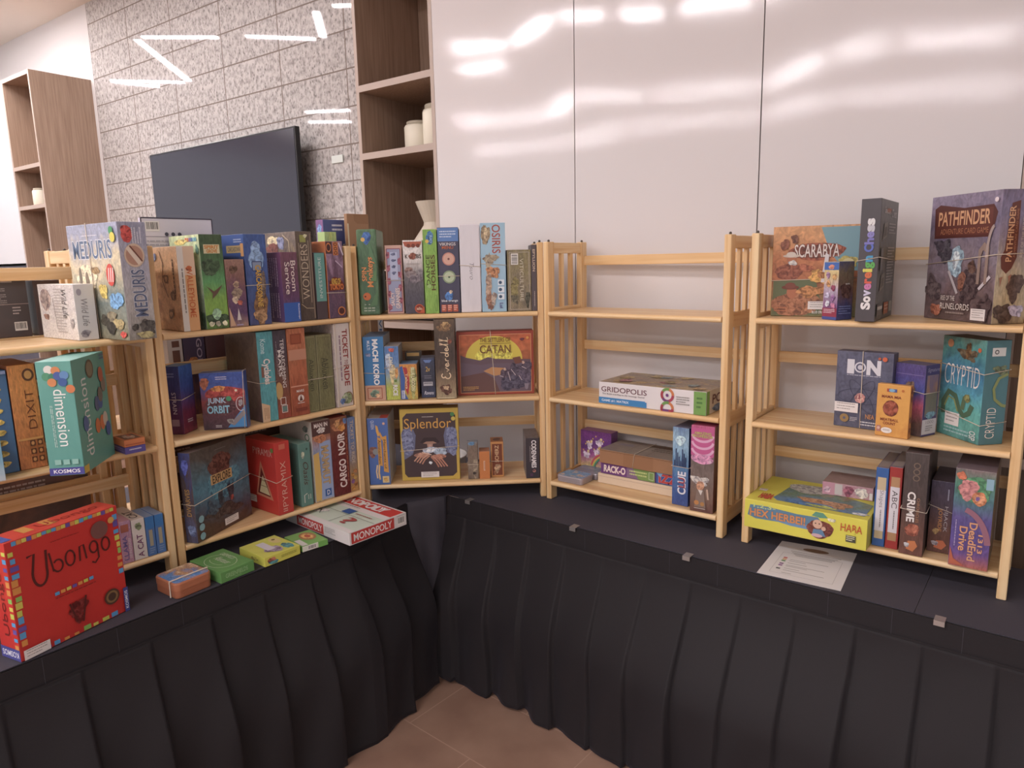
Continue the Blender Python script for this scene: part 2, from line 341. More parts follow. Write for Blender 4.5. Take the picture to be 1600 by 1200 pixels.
def skirt(path, label, period, flare, seed, head=.07, length=.728, endfall=0):
    rnd = random.Random(seed); P = [Vector((x, y, 0)) for x, y in path]
    cum = [0]
    for a, b_ in zip(P, P[1:]): cum.append(cum[-1] + (b_ - a).length)
    L_ = cum[-1]; ns = int(L_ / .0045); nt_ = 40
    root = empty('table_skirt'); tag(root, label, 'table skirt', 'pleated black table skirts')
    npl = int(L_ / period) + 3
    am = [rnd.uniform(.55, 1.25) for _ in range(npl)]; wd = [rnd.uniform(-.02, .02) for _ in range(npl)]; sh = [rnd.uniform(-.25, .25) for _ in range(npl)]
    hemv = [rnd.uniform(-.012, .008) for _ in range(npl)]
    def at(s):
        i = 0
        while i < len(cum) - 2 and cum[i + 1] < s: i += 1
        a, b_ = P[i], P[i + 1]; f_ = (s - cum[i]) / max(cum[i + 1] - cum[i], 1e-9)
        d = (b_ - a).normalized(); return a + (b_ - a) * f_, Vector((d.y, -d.x, 0))
    def sm(x): x = max(0, min(1, x)); return x * x * (3 - 2 * x)
    V = []; F = []
    for i in range(ns + 1):
        s = L_ * i / ns; p, n = at(s)
        for j in range(nt_ + 1):
            t = j / nt_
            z = -head - t * (length - head)
            ps = s + (sh[int(s / period)] * period * t * .6)
            ps += period; k = int(ps / period); fr = max(0, ps / period - k); k = max(0, min(k, npl - 1))
            saw = (fr ** 1.5) * sm((1 - fr) / .05) * am[k]
            wave = (.5 + .5 * sin(2 * pi * (ps / (period * 1.07)) + 1.3 * sin(ps * 5 + seed))) * am[k]
            mixw = sm((t - .3) / .7) * .7
            amp = .002 + .006 * min(1, t * 8) + .05 * t ** 1.1
            o = .004 + flare * (sm(t * 1.8) - .12 * sm((t - .5) * 2)) * (1 + .3 * sin(s * 4.3 + seed)) + amp * (saw * (1 - .55 * mixw) + wave * .55 * mixw) + .006 * sin(s * 31 + t * 9) * t
            q = p + n * o; V.append((q.x, q.y, z + (hemv[k] * t if t > .8 else 0)))
    for i in range(ns):
        for j in range(nt_):
            a = i * (nt_ + 1) + j; F.append((a, a + 1, a + nt_ + 2, a + nt_ + 1))
    b = MB(); b.v = V; b.f = F; b.m = [0] * len(F); b.mats = [CL_SK]; sk = b.build('pleated_skirt', root, True)
    md = sk.modifiers.new('thick', 'SOLIDIFY'); md.thickness = .0012; md.offset = 1
    # header band
    b = MB(); st = int(L_ / .05)
    for i in range(st):
        (p, n), (q, n2) = at(L_ * i / st), at(L_ * (i + 1) / st)
        a0, a1 = p + n * .006, q + n2 * .006
        b.poly([(a0.x, a0.y, -.001), (a0.x, a0.y, -head - .003), (a1.x, a1.y, -head - .003), (a1.x, a1.y, -.001)], CL_SK)
        c0, c1 = p + n * .0095, q + n2 * .0095
        b.poly([(c0.x, c0.y, -head + .001), (c0.x, c0.y, -head - .004), (c1.x, c1.y, -head - .004), (c1.x, c1.y, -head + .001)], CL_SK)
    for i in range(int(L_ / period)):
        p, n = at(i * period + period * .5); d = Vector((-n.y, n.x, 0)); a0 = p + n * .0072
        b.poly([(a0.x, a0.y, -.002), (a0.x, a0.y, -head), ((a0 + d * .0015).x, (a0 + d * .0015).y, -head), ((a0 + d * .0015).x, (a0 + d * .0015).y, -.002)], CL_TOP)
    b.build('header_band', root)
    return root
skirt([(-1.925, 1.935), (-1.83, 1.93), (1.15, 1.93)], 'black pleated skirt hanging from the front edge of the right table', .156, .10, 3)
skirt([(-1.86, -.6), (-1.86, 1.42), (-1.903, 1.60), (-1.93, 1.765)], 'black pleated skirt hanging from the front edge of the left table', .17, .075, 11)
# loose corner of the left cloth hanging between the two tables
b = MB(); n_, m_ = 14, 18
for i in range(n_ + 1):
    s = i / n_; px = -1.932 + .07 * s; py = 1.765 + .15 * s
    for j in range(m_ + 1):
        t = j / m_; ln = .44 - .06 * s + .02 * sin(s * 5)
        o = .03 * t * sin(s * 4.2 + .4) + .012 * t * sin(s * 11)
        b.v.append((px + o + .02 * t, py - o * .4, -.001 - ln * t))
for i in range(n_):
    for j in range(m_):
        a = i * (m_ + 1) + j; b.f.append((a, a + 1, a + m_ + 2, a + m_ + 1)); b.m.append(0)
b.mats = [CL_TOP]; o = b.build('cloth_drape', None, True); md = o.modifiers.new('thick', 'SOLIDIFY'); md.thickness = .0015
tag(o, 'loose dark cloth corner hanging between the left and right tables', 'tablecloth')
# low stool stored under the corner, its pale seat glimpsed between the skirts
o = empty('step_stool', (-2.03, 1.845, FLOOR), 20); tag(o, 'low stool with pale seat stored in the dark gap between the two skirts', 'stool')
b = MB(); b.box(-.06, -.06, .25, .06, .06, .27, flat('d8d4d0', .4), .006); b.build('seat', o)
for sx in (-1, 1):
    for sy in (-1, 1):
        b = MB(); b.tube([(sx * .045, sy * .045, .25), (sx * .055, sy * .055, .001)], .009, flat('1c1c1e', .4), 8); b.build('leg', o)
for i, (x, y) in enumerate(((-1.751, 1.925), (-1.269, 1.925), (-.853, 1.925), (-.182, 1.925))):
    o = empty('skirt_clip', (x, y, 0)); tag(o, ['small silver clip holding the skirt below the angled corner shelf', 'small silver clip on the table edge left of the middle shelf unit', 'small silver clip on the table edge below the stack of boxes', 'silver clip on the table edge below the right shelf unit'][i], 'clip', 'silver skirt clips on the right table edge')
    b = MB(); b.box(-.012, -.008, .0004, .012, .022, .0018, flat('b9b4b2', .3, .7)); b.box(-.012, -.009, -.012, .012, -.0075, .0018, flat('b9b4b2', .3, .7)); b.build('clip_body', o)

# ------------------------------------------------------------------ pine folding bookcases
W, D, H, PW, PD = .70, .262, .971, .0225, .040
Z1, Z2, Z3 = .7204, .4001, .0747
UNIT = {'A': (-2.0828, .2391, 87.21), 'B': (-2.0526, .9453, 87.18), 'C': (-2.0546, 1.6686, 41.22), 'D': (-1.5169, 2.1133, 0.0), 'E': (-.7589, 2.1231, .91)}
def make_bookcase():
    root = empty('pine_bookcase')
    for x in (0, W - PW):
        for y in (0, D - PD):
            b = MB(); b.box(x, y, .001, x + PW, y + PD, H, wood('z'), .003); b.build('post', root)
        xc = x + PW / 2
        b = MB(); b.box(xc - .008, PD, H - .042, xc + .008, D - PD, H - .003, wood('y'), .002); b.build('side_rail', root)
        for z in (Z1, Z2, Z3):
            b = MB(); b.box(xc - .008, PD, z - .036, xc + .008, D - PD, z + .012, wood('y'), .002); b.build('side_rail', root)
        for fr in (1 / 3, 2 / 3):
            y = PD + (D - 2 * PD) * fr
            for a, c_ in ((Z1 + .012, H - .042), (Z2 + .012, Z1 - .036), (Z3 + .012, Z2 - .036)):
                b = MB(); b.box(xc - .006, y - .0095, a, xc + .006, y + .0095, c_, wood('z'), .001); b.build('slat', root)
        for y in (PD / 2, D - PD / 2):
            b = MB(); b.lathe([(.003, H - .001), (.0045, H + .002), (.004, H + .006), (.0015, H + .008)], flat('4a4038', .6), 10, (x + PW / 2, y, 0)); b.build('rubber_pin', root, True)
    for z in (.9188, .5919, .2702):
        b = MB(); b.box(PW, D - .022, z - .036, W - PW, D - .010, z, wood('x'), .0015); b.build('back_rail', root)
    for z in (Z1, Z2, Z3):
        b = MB(); mat = wood('x', 'f2d8ae', 'dfb581')
        # board with a bull-nosed front edge
        prof = [(.25, z), (.002, z)]
        for k in range(1, 8): t = pi * k / 8; prof.append((.002 - .009 * sin(t), z - .009 + .009 * cos(t)))
        prof += [(.002, z - .018), (.25, z - .018)]
        x0, x1 = PW + .0008, W - PW - .0008; n = len(prof)
        for x in (x0, x1): b.v += [(x, y, zz) for y, zz in prof]
        for i in range(n): b.f.append((i, (i + 1) % n, n + (i + 1) % n, n + i)); b.m.append(0)
        b.f.append(tuple(range(n))[::-1]); b.m.append(0); b.f.append(tuple(range(n, 2 * n))); b.m.append(0); b.mats = [mat]
        b.build('shelf_board', root)
    return root
bc = make_bookcase()
BL = {'A': 'pine bookcase at the left edge of the photo, red box standing before it', 'B': 'pine bookcase packed with upright games, second from the left',
      'C': 'pine bookcase set at an angle in the corner between the two tables', 'D': 'pine bookcase with empty top shelf in the middle of the right table', 'E': 'pine bookcase at the right edge, yellow box on its bottom shelf'}
for i, (k, (x, y, r)) in enumerate(UNIT.items()):
    o = bc if i == 0 else copy_tree(bc)
    o.location = (x, y, 0); o.rotation_euler = (0, 0, R_(r)); tag(o, BL[k], 'bookcase', 'pine folding bookcases')
def U2W(u, x, y, z=0):
    ux, uy, r = UNIT[u]; a = R_(r); return Vector((ux + x * cos(a) - y * sin(a), uy + x * sin(a) + y * cos(a), z))
for (u, x, y, r, lab) in (('A', .64, .565, 180, 'pine bookcase standing back to back behind the leftmost bookcase'), ('B', .655, .565, 180, 'pine bookcase standing back to back behind the packed bookcase')):
    o = copy_tree(bc); o.location = U2W(u, x, y); o.rotation_euler = (0, 0, R_(UNIT[u][2] + r)); tag(o, lab, 'bookcase', 'pine folding bookcases')

# ------------------------------------------------------------------ printed boxes
_tc = {}
def text_geo(s, bold, shear):
    k = (s, bold, shear)
    if k in _tc: return _tc[k]
    cu = bpy.data.curves.new('t', 'FONT'); cu.body = s; cu.offset = bold; cu.shear = shear; cu.resolution_u = 3; cu.space_line = .95; cu.align_x = 'CENTER'
    ob = bpy.data.objects.new('t', cu); col.objects.link(ob)
    me = bpy.data.meshes.new_from_object(ob.evaluated_get(bpy.context.evaluated_depsgraph_get()))
    vs = [(v.co.x, v.co.y) for v in me.vertices]; fs = [tuple(p.vertices) for p in me.polygons]
    bpy.data.objects.remove(ob); bpy.data.curves.remove(cu); bpy.data.meshes.remove(me)
    _tc[k] = (vs, fs); return _tc[k]
def tbounds(s):
    vs, _ = text_geo(s, 0.012, 0); xs = [v[0] for v in vs]; ys = [v[1] for v in vs]
    return min(xs), max(xs), min(ys), max(ys)
BAND = flat('d9c9b4', .6)
class Box:
    def __init__(s, w, d, h, base='888888', faces=None, rough=.4, bev=.0012):
        s.w, s.d, s.h = w, d, h; s.base = flat(base, rough) if isinstance(base, str) else base
        s.faces = faces or {}; s.parts = {}; s.k = {}; s.bev = bev
    def fr(s, F):
        w, d, h = s.w, s.d, s.h
        return {'F': ((0, 0, 0), (w, 0, 0), (0, 0, h), (0, -1, 0)), 'L': ((0, d, 0), (0, -d, 0), (0, 0, h), (-1, 0, 0)), 'R': ((w, 0, 0), (0, d, 0), (0, 0, h), (1, 0, 0)),
                'T': ((0, 0, h), (w, 0, 0), (0, d, 0), (0, 0, 1)), 'K': ((w, d, 0), (-w, 0, 0), (0, 0, h), (0, 1, 0))}[F]
    def put(s, F, polys, mat, part):
        """polys: (verts in face uv, faces)"""
        o, U, V, n = map(Vector, s.fr(F)); s.k[F] = s.k.get(F, 0) + 1; off = .00045 + .00016 * s.k[F]
        mb = s.parts.setdefault((part, F), MB()); vs, fs = polys; b = len(mb.v)
        mb.v += [tuple(o + U * u + V * v + n * off) for u, v in vs]
        mi = mb.mi(mat)
        for f_ in fs: mb.f.append(tuple(b + i for i in f_)); mb.m.append(mi)
        return s
    def m(s, c): return flat(c) if isinstance(c, str) else c
    def r(s, F, u0, v0, u1, v1, c, part='artwork'): return s.put(F, ([(u0, v0), (u1, v0), (u1, v1), (u0, v1)], [(0, 1, 2, 3)]), s.m(c), part)
    def p(s, F, pts, c, part='artwork'): return s.put(F, (pts, [tuple(range(len(pts)))]), s.m(c), part)
    def e(s, F, u, v, ru, rv, c, part='artwork', n=22): return s.put(F, ([(u + ru * cos(2 * pi * i / n), v + rv * sin(2 * pi * i / n)) for i in range(n)], [tuple(range(n))]), s.m(c), part)
    def blob(s, F, u, v, ru, rv, c, seed=0, j=.25, part='artwork', n=44):
        rn = random.Random(seed * 7 + 1); ph = [(k, rn.uniform(0, 6.28), rn.uniform(.5, 1) * j * 1.5 / k ** .75) for k in (2, 3, 4, 5, 7, 9, 13)]
        pts = []
        for i in range(n):
            t = 2 * pi * i / n; k = 1 + sum(a * sin(q * t + p_) for q, p_, a in ph) * .55
            pts.append((min(.995, max(.005, u + ru * k * cos(t))), min(.995, max(.005, v + rv * k * sin(t)))))
        return s.put(F, (pts, [tuple(range(n))]), paint(c) if isinstance(c, str) else c, part)
    def l(s, F, pts, wd, c, part='artwork'):
        """stroke with width in metres"""
        o, U, V, n = map(Vector, s.fr(F)); a, b = U.length, V.length; vs = []; fs = []
        for i, (u, v) in enumerate(pts):
            p, q = pts[max(i - 1, 0)], pts[min(i + 1, len(pts) - 1)]
            dx, dy = (q[0] - p[0]) * a, (q[1] - p[1]) * b; L_ = math.hypot(dx, dy) or 1; nx, ny = -dy / L_ * wd / 2 / a, dx / L_ * wd / 2 / b
            vs += [(u + nx, v + ny), (u - nx, v - ny)]
            if i: fs.append((2 * i - 2, 2 * i - 1, 2 * i + 1, 2 * i))
        return s.put(F, (vs, fs), s.m(c), part)
    def frame(s, F, u0, v0, u1, v1, wd, c, part='artwork'):
        for a, b in (((u0, v0), (u1, v0)), ((u1, v0), (u1, v1)), ((u1, v1), (u0, v1)), ((u0, v1), (u0, v0))): s.l(F, [a, b], wd, c, part); s.k[F] -= 1
        s.k[F] += 1; return s
    def t(s, F, txt, u0, v0, u1, v1, c, rot=0, bold=.014, out=None, ob=.05, sh=0, part='title_lettering'):
        x0, x1, y0, y1 = tbounds(txt)
        for (bo, cc) in ((ob * .6 + bold * .4, out), (bold, c)):
            if cc is None: continue
            vs, fs = text_geo(txt, bo, sh); q = []
            for x, y in vs:
                x = (x - x0) / (x1 - x0); y = (y - y0) / (y1 - y0)
                if rot == -90: x, y = y, 1 - x
                elif rot == 90: x, y = 1 - y, x
                elif rot == 180: x, y = 1 - x, 1 - y
                q.append((u0 + (u1 - u0) * x, v0 + (v1 - v0) * y))
            s.put(F, (q, fs), s.m(cc), part)
        return s
    def n(s, F, u0, v0, u1, v1, rows, c, rot=0, seed=1, fill=.45):
        """tiny unreadable print"""
        rn = random.Random(seed); vs = []; fs = []
        for i in range(rows):
            a = i / rows; hh = fill / rows; x = 0
            while x < .97:
                x2 = min(x + rn.uniform(.04, .14), 1)
                if i % 3 == 2 and x > .7: break
                pt = [(x, 1 - a - hh), (x2, 1 - a - hh), (x2, 1 - a), (x, 1 - a)]
                if rot == -90: pt = [(y, 1 - xx) for xx, y in pt]
                elif rot == 90: pt = [(1 - y, xx) for xx, y in pt]
                b = len(vs); vs += [(u0 + (u1 - u0) * x_, v0 + (v1 - v0) * y_) for x_, y_ in pt]; fs.append((b, b + 1, b + 2, b + 3))
                x = x2 + .02
        return s.put(F, (vs, fs), s.m(c), 'small_print')
    def barcode(s, F, u0, v0, u1, v1, rot=0):
        s.r(F, u0, v0, u1, v1, 'e8e4de', 'barcode'); rn = random.Random(5); x = .08
        while x < .9:
            w_ = rn.uniform(.015, .05)
            if rot: s.r(F, u0 + (u1 - u0) * .1, v0 + (v1 - v0) * x, u0 + (u1 - u0) * .9, v0 + (v1 - v0) * (x + w_), '3a3634', 'barcode')
            else: s.r(F, u0 + (u1 - u0) * x, v0 + (v1 - v0) * .2, u0 + (u1 - u0) * (x + w_), v0 + (v1 - v0) * .9, '3a3634', 'barcode')
            s.k[F] -= 1; x += w_ + rn.uniform(.02, .05)
        s.k[F] += 1; return s
    def sticker(s, F, u0, v0, u1, v1, rows=3):
        s.r(F, u0, v0, u1, v1, 'e6dfdc', 'price_sticker'); return s.n(F, u0 + (u1 - u0) * .1, v0 + (v1 - v0) * .1, u1 - (u1 - u0) * .1, v1 - (v1 - v0) * .1, rows, '9a938f', fill=.3)
    def dot(s, F, u, v, rm, c):
        o, U, V, n = map(Vector, s.fr(F)); return s.e(F, u, v, rm / U.length, rm / V.length, c, 'colour_dot')
    def band(s, zs, rad=.0011):
        """rubber band round the four upright sides; zs = heights (fractions) at front-left, front-right, back-right, back-left"""
        e = .0026; w, d, h = s.w, s.d, s.h
        c = [(-e, -e, zs[0] * h), (w + e, -e, zs[1] * h), (w + e, d + e, zs[2] * h), (-e, d + e, zs[3] * h)]
        s.parts.setdefault(('rubber_band', len(s.parts)), MB()).tube(c, rad, BAND, 6, True); return s
    def vband(s, u, u2=None, rad=.0011):
        u2 = u if u2 is None else u2; e = .0026; w, d, h = s.w, s.d, s.h
        c = [(u2 * w, -e, .0012), (u * w, -e, h + e), (u * w, d + e, h + e), (u2 * w, d + e, .0012)]
        s.parts.setdefault(('rubber_band', len(s.parts)), MB()).tube(c, rad, BAND, 6, True); return s
    def side_band(s, v, rad=.0011):
        e = .0026; w, d, h = s.w, s.d, s.h; y = v * d
        c = [(-e, y, .0012), (-e, y, h + e), (w + e, y, h + e), (w + e, y, .0012)]
        s.parts.setdefault(('rubber_band', len(s.parts)), MB()).tube(c, rad, BAND, 6, True); return s
    def place(s, unit, x, y, z, rot, label, group, name='board_game_box', cat='box'):
        w, d, h = s.w, s.d, s.h; mb = MB(); mb.box(0, 0, 0, w, d, h, s.base, s.bev)
        fm = {}
        for F, m_ in s.faces.items(): fm[F] = mb.mi(s.m(m_))
        bm_n = {'F': Vector((0, -1, 0)), 'L': Vector((-1, 0, 0)), 'R': Vector((1, 0, 0)), 'T': Vector((0, 0, 1)), 'K': Vector((0, 1, 0))}
        def uvf(co, nn):
            F = max(bm_n, key=lambda q: bm_n[q].dot(nn))
            return {'F': (co.x / w, co.z / h), 'L': (1 - co.y / d, co.z / h), 'R': (co.y / d, co.z / h), 'T': (co.x / w, co.y / d), 'K': (1 - co.x / w, co.z / h)}[F]
        o = mb.build(name, None, False, uvf)
        for p_ in o.data.polygons:
            F = max(bm_n, key=lambda q: bm_n[q].dot(p_.normal))
            if bm_n[F].dot(p_.normal) > .6 and F in fm: p_.material_index = fm[F]
        o.location = U2W(unit, x, y, z) if unit else Vector((x, y, z)); o.rotation_euler = (0, 0, R_((UNIT[unit][2] if unit else 0) + rot))
        tag(o, label, cat, group)
        UVF = {'F': lambda co, nn: (co.x / w, co.z / h), 'L': lambda co, nn: (1 - co.y / d, co.z / h), 'R': lambda co, nn: (co.y / d, co.z / h), 'T': lambda co, nn: (co.x / w, co.y / d), 'K': lambda co, nn: (1 - co.x / w, co.z / h)}
        for (nme, F), mb in s.parts.items(): mb.build(nme, o, nme == 'rubber_band', UVF.get(F))
        return o
# ================================================================== left bookcase (A)
GA1, GA2, GA3 = 'boxes on the top shelf of the leftmost bookcase', 'boxes on the middle shelf of the leftmost bookcase', 'boxes on the bottom shelf of the leftmost bookcase'
x = Box(.28, .074, .308, '9a9db2', {'F': art(['6b6b58', '8d8a72', '7a8a86', 'd9c9a4', '9da3bc', 'a3a7c0'], 3.2, .75, .5, 1), 'R': art(['77715c', 'b4b0ae', 'a9a8ba', '9699b4'], 2.5, .8, .4, 2)})
x.t('F', 'MEDURIS', .1, .70, .86, .86, '5a7090', out='dfe3ea', ob=.06, bold=.01)
x.n('F', .3, .89, .62, .905, 1, 'dddbe0')
x.blob('F', .32, .52, .2, .14, 'e9dcb8', 3).blob('F', .5, .6, .09, .03, 'a98a5c', 4).blob('F', .62, .42, .07, .07, 'd8c25a', 5).e('F', .2, .55, .03, .08, '7d7466').e('F', .33, .5, .035, .09, '8a7a68')
x.blob('F', .85, .34, .13, .07, '6fa8d8', 6).blob('F', .8, .55, .06, .09, '9a9a96', 7)
for i, (a, b_) in enumerate(((.72, .2), (.6, .16), (.85, .14), (.7, .1))): x.blob('F', a, b_, .09, .05, ['8f8468', '4e4a3e', 'b3a06a', '3f3c34'][i], 8 + i)
x.e('F', .8, .56, .075, .095, 'd9463c').l('F', [(.76, .5), (.78, .62)], .004, 'f0e6e2').l('F', [(.8, .5), (.82, .62)], .004, 'f0e6e2').l('F', [(.84, .5), (.86, .62)], .004, 'f0e6e2')
x.blob('F', .92, .05, .05, .03, 'd9463c', 12).dot('F', .9, .93, .011, '3f9a5e').dot('F', .92, .875, .013, 'd9cc3a')
x.blob('R', .3, .9, .2, .075, 'd0443c', 14, .15).n('R', .48, .82, .85, .96, 4, 'd8d6e0', 90).e('R', .5, .72, .36, .1, 'd3b79c').e('R', .5, .72, .3, .082, 'b98a72')
x.l('R', [(.28, .79), (.68, .65)], .012, 'e0cdb8').l('R', [(.36, .8), (.76, .67)], .004, '7a4434').t('R', 'MEDURIS', .3, .2, .78, .6, '5a6684', 90, out='e6e6ee', ob=.05)
x.blob('R', .7, .1, .3, .07, '55504a', 15).blob('R', .25, .11, .12, .03, '4b4640', 16).blob('R', .6, .04, .3, .03, 'b5ab72', 17)
x.vband(.42, .46)
x.place('A', .566, .165, Z1 + .001, -83.9, 'tall grey-blue box with mottled landscape cover, topmost at the left edge shelf', GA1)
x = Box(.2256, .0512, .150, 'dedad6', {'F': art(['d2ccc6', 'dcd8d2', 'cfc9c8', 'e2deda'], 5, .3, .2, 3), 'R': 'd3d1d0'})
x.blob('F', .2, .72, .15, .2, 'b8a59c', 3, .1).blob('F', .2, .72, .1, .13, '9f8f88', 4).blob('F', .18, .4, .07, .06, 'b08c78', 5).n('F', .46, .1, .72, .92, 16, 'b9b2ae')
x.t('F', 'Wild Life', .66, .4, .8, .93, '5f5b5c', -90, .0, sh=.2).blob('F', .88, .3, .05, .09, 'a9a4a2', 6).l('F', [(.42, .75), (.46, .2)], .002, '6b6663')
x.t('R', 'Wild Life', .28, .26, .62, .76, '8b8788', -90, 0, sh=.2).e('R', .25, .86, .12, .06, 'a09aa4').blob('R', .35, .12, .22, .07, '8f8b92', 8)
x.place('A', .499, .244, Z1 + .001, -85.0, 'small white box with pencil sketch print in front of the tall grey-blue box', GA1)
x = Box(.0801, .1978, .289, '5fa79a', {'F': art(['4f9a90', '5aa59a', '66b0a2'], 2, .6, .1, 4), 'R': art(['5aa594', '62ad9c', '6fae9e'], 2, .6, .1, 5), 'T': '86c4bb'})
x.r('F', 0, .005, 1, .07, '4a4a9a').t('F', 'KOSMOS', .12, .022, .88, .055, 'eeeef4').t('F', 'dimension', .40, .26, .76, .76, 'eef2ee', -90, .0).n('F', .24, .24, .33, .62, 2, 'b9dbd2', -90)
for u, v, c_ in ((.35, .93, 'e2ded6'), (.55, .92, 'd8884a'), (.28, .87, '4f9a74'), (.45, .86, '3f8a6c'), (.6, .875, '4a62a8'), (.78, .88, '5f8fc4'), (.72, .82, '3f62a4'), (.42, .82, 'd8884a'), (.92, .76, 'd87a3f')): x.e('F', u, v, .13, .036, c_)
for u in (.2, .45, .7): x.r('F', u, .1, u + .18, .145, '8ac2b6')
x.t('R', 'dimension', .14, .12, .36, .82, 'e4ebe6', 90, .0).e('R', .5, .88, .12, .085, '6d6450').e('R', .5, .88, .09, .065, '8d8468').r('R', 0, .005, .14, .07, 'd8b83a')
for u, v, c_ in ((.55, .35, 'd87a3f'), (.7, .36, 'd87a3f'), (.8, .38, 'cfc4b2'), (.6, .55, '5a6a8c'), (.7, .56, '4f6aa4'), (.2, .42, '5a74a8'), (.72, .62, '7c7468'), (.85, .7, '8d8070'), (.8, .8, 'c46a4a'), (.85, .28, '4f6aa4')): x.e('R', u, v, .075, .07, c_)
x.n('R', .82, .92, .96, .98, 2, '7a78a0')
x.place('A', .378, -.099, Z2 + .001, -39.7, 'large turquoise box with coloured balls turned cornerwise', GA2)
x = Box(.085, .055, .0195, '5b4fa0'); x.n('F', .1, .2, .9, .8, 2, '9a90c8').n('R', .2, .3, .8, .7, 1, 'cfc9e0')
x.place('A', .578, .047, Z2 + .001, -90, 'small purple card box under the orange one on the middle left shelf', GA2, 'card_game_box')
x = Box(.085, .055, .0195, 'd67a3c'); x.r('T', .12, .12, .88, .88, '7c5a48').blob('T', .5, .5, .3, .25, 'cdb6a4', 2).blob('T', .35, .6, .12, .1, 'c8663a', 3).r('R', .05, .2, .95, .4, 'b85a2a')
x.place('A', .578, .047, Z2 + .0212, -90, 'small orange card box on top of the purple one on the middle left shelf', GA2, 'card_game_box')
x = Box(.076, .19, .264, '3f6a9c', {'F': art(['3a6496', '46729f', '3f6a9c'], 3, .4, .2, 6), 'L': '3f6a9c'})
for i in range(9):
    x.blob('F', .5, .92 - i * .103, .27, .032, 'dcb63c', i, .12)
    x.dot('F', .42, .925 - i * .103, .0016, '5a4a2a').dot('F', .56, .925 - i * .103, .0016, '5a4a2a')
x.r('F', .03, .965, .97, .995, '8d9cc4')
x.place('A', .2686, .022, Z2 + .001, 0, 'blue box with a column of yellow face shapes at the left edge', GA2)
x = Box(.060, .19, .273, 'd6822e', {'F': art(['c06a2c', 'd07a30', 'e08c34', 'dd8a30'], 2, .7, .3, 7), 'L': 'b8683a'})
x.e('F', .72, .90, .22, .06, '6a4028').e('F', .72, .90, .14, .04, 'd99a4a').t('F', 'DIXIT', .5, .38, .82, .76, '7a3f1c', 90, -.01).r('F', .03, .28, .97, .3, 'e3a04a')
for a in (.06, .14, .22):
    for c_ in (.45, .72): x.r('F', c_, a, c_ + .2, a + .055, '6f3f22'); x.e('F', c_ + .1, a + .027, .06, .018, 'd9944a')
x.place('A', .3475, .022, Z2 + .001, 0, 'orange upright box between the blue and turquoise boxes', GA2)
x = Box(.09, .064, .115, '8cc4dc', {'F': art(['dfe3e6', '7fbcd8', '8cc8e0'], 2, .7, .3, 8)}); x.e('F', .4, .45, .3, .2, 'b0504a').blob('F', .3, .2, .2, .1, 'dfd8d8', 2)
x.place('A', .208, -.046, Z2 + .001, 0, 'pale blue box overhanging the middle shelf at the very left edge', GA2)
x = Box(.0345, .15, .126, 'c794a8', {'F': art(['a87a98', 'cf9ab0', 'b98ab0', 'd8aab8'], 5, .4, .4, 9), 'L': 'b58a9c'})
x.r('F', .2, .74, .8, .92, 'b8644c').t('F', 'LLAMA', .25, .08, .6, .66, '7a6aa8', 90).n('F', .7, .1, .9, .6, 2, 'efe2e6', 90)
x.place('A', .5479, .002, Z3 + .001, 0, 'small pink and mauve box on the low shelf behind the big red box', GA3)
x = Box(.036, .15, .122, 'e2dad2', {'L': 'd5ccc6'}); x.t('F', 'A CAT', .3, .06, .74, .62, '7c3a6a', 90).blob('F', .5, .82, .25, .09, '8c9a6c', 4).t('T', 'CAT', .2, .1, .8, .6, '4a4a46', 90)
x.place('A', .584, .002, Z3 + .001, 0, 'white box with purple capitals beside two blue boxes on the low left shelf', GA3)
for i, xx in enumerate((.6215, .648)):
    x = Box(.0248, .1, .120, '4a78b8', {'T': '86a0c8'}); x.r('F', .02, .7, .98, .99, '2f7ac0').r('F', .3, .25, .7, .66, 'a9a084').n('F', .2, .04, .8, .2, 3, '8fa8cc')
    x.place('A', xx, .002, Z3 + .001, 0, ['left one of the two small blue boxes on the low left shelf', 'right one of the two small blue boxes, next to the shelf post'][i], GA3, 'card_game_box')
# the big red box on the table
RED = art(['c41408', 'd01c0c', 'cc180a'], 2, .3, .2, 10)
x = Box(.075, .2775, .295, 'c81c10', {'F': RED, 'R': RED, 'T': art(['c83020', 'd83a24', 'd8452c'], 3, .3, .3, 11)})
tiles = ['4fa0d8', 'e0902c', 'd8c83a', '6a50a8', 'e0902c', 'c8cc3a', '4fa0d8', '8cc04a']
rn = random.Random(4)
for i in range(22):      # coloured tiles along the edges of the lid
    c_ = tiles[i % 8]; a = .055 + i * .0415
    x.r('R', a, .955 + rn.uniform(0, .01), a + .038, .992, c_); x.k['R'] -= 1
for i in range(9): x.r('R', .1 + i * .09, .006, .1 + i * .09 + rn.uniform(.02, .07), .006 + rn.uniform(.02, .045), tiles[(i * 3) % 8]); x.k['R'] -= 1
for i in range(13):
    x.r('R', .012 + rn.uniform(0, .02), .12 + i * .063, .07 + rn.uniform(-.015, .02), .12 + i * .063 + rn.uniform(.035, .058), tiles[(i * 5 + 1) % 8]); x.k['R'] -= 1
    if i > 3: x.r('R', .95 + rn.uniform(-.01, .01), .12 + i * .063, .99, .12 + i * .063 + rn.uniform(.035, .058), tiles[(i * 3 + 2) % 8]); x.k['R'] -= 1
    x.r('F', .8, .1 + i * .066, .99, .1 + i * .066 + rn.uniform(.03, .05), tiles[(i * 5 + 1) % 8]); x.k['F'] -= 1
x.k['R'] += 2
def stroke(F, pts, u0, v0, u1, v1, wd, c_):
    x.l(F, [(u0 + (u1 - u0) * a, v0 + (v1 - v0) * b_) for a, b_ in pts], wd, c_, 'title_lettering')
BRN = '5a1a14'
def arc(cx, cy, rx, ry, a0, a1, n=14): return [(cx + rx * cos(R_(a0 + (a1 - a0) * i / n)), cy + ry * sin(R_(a0 + (a1 - a0) * i / n))) for i in range(n + 1)]
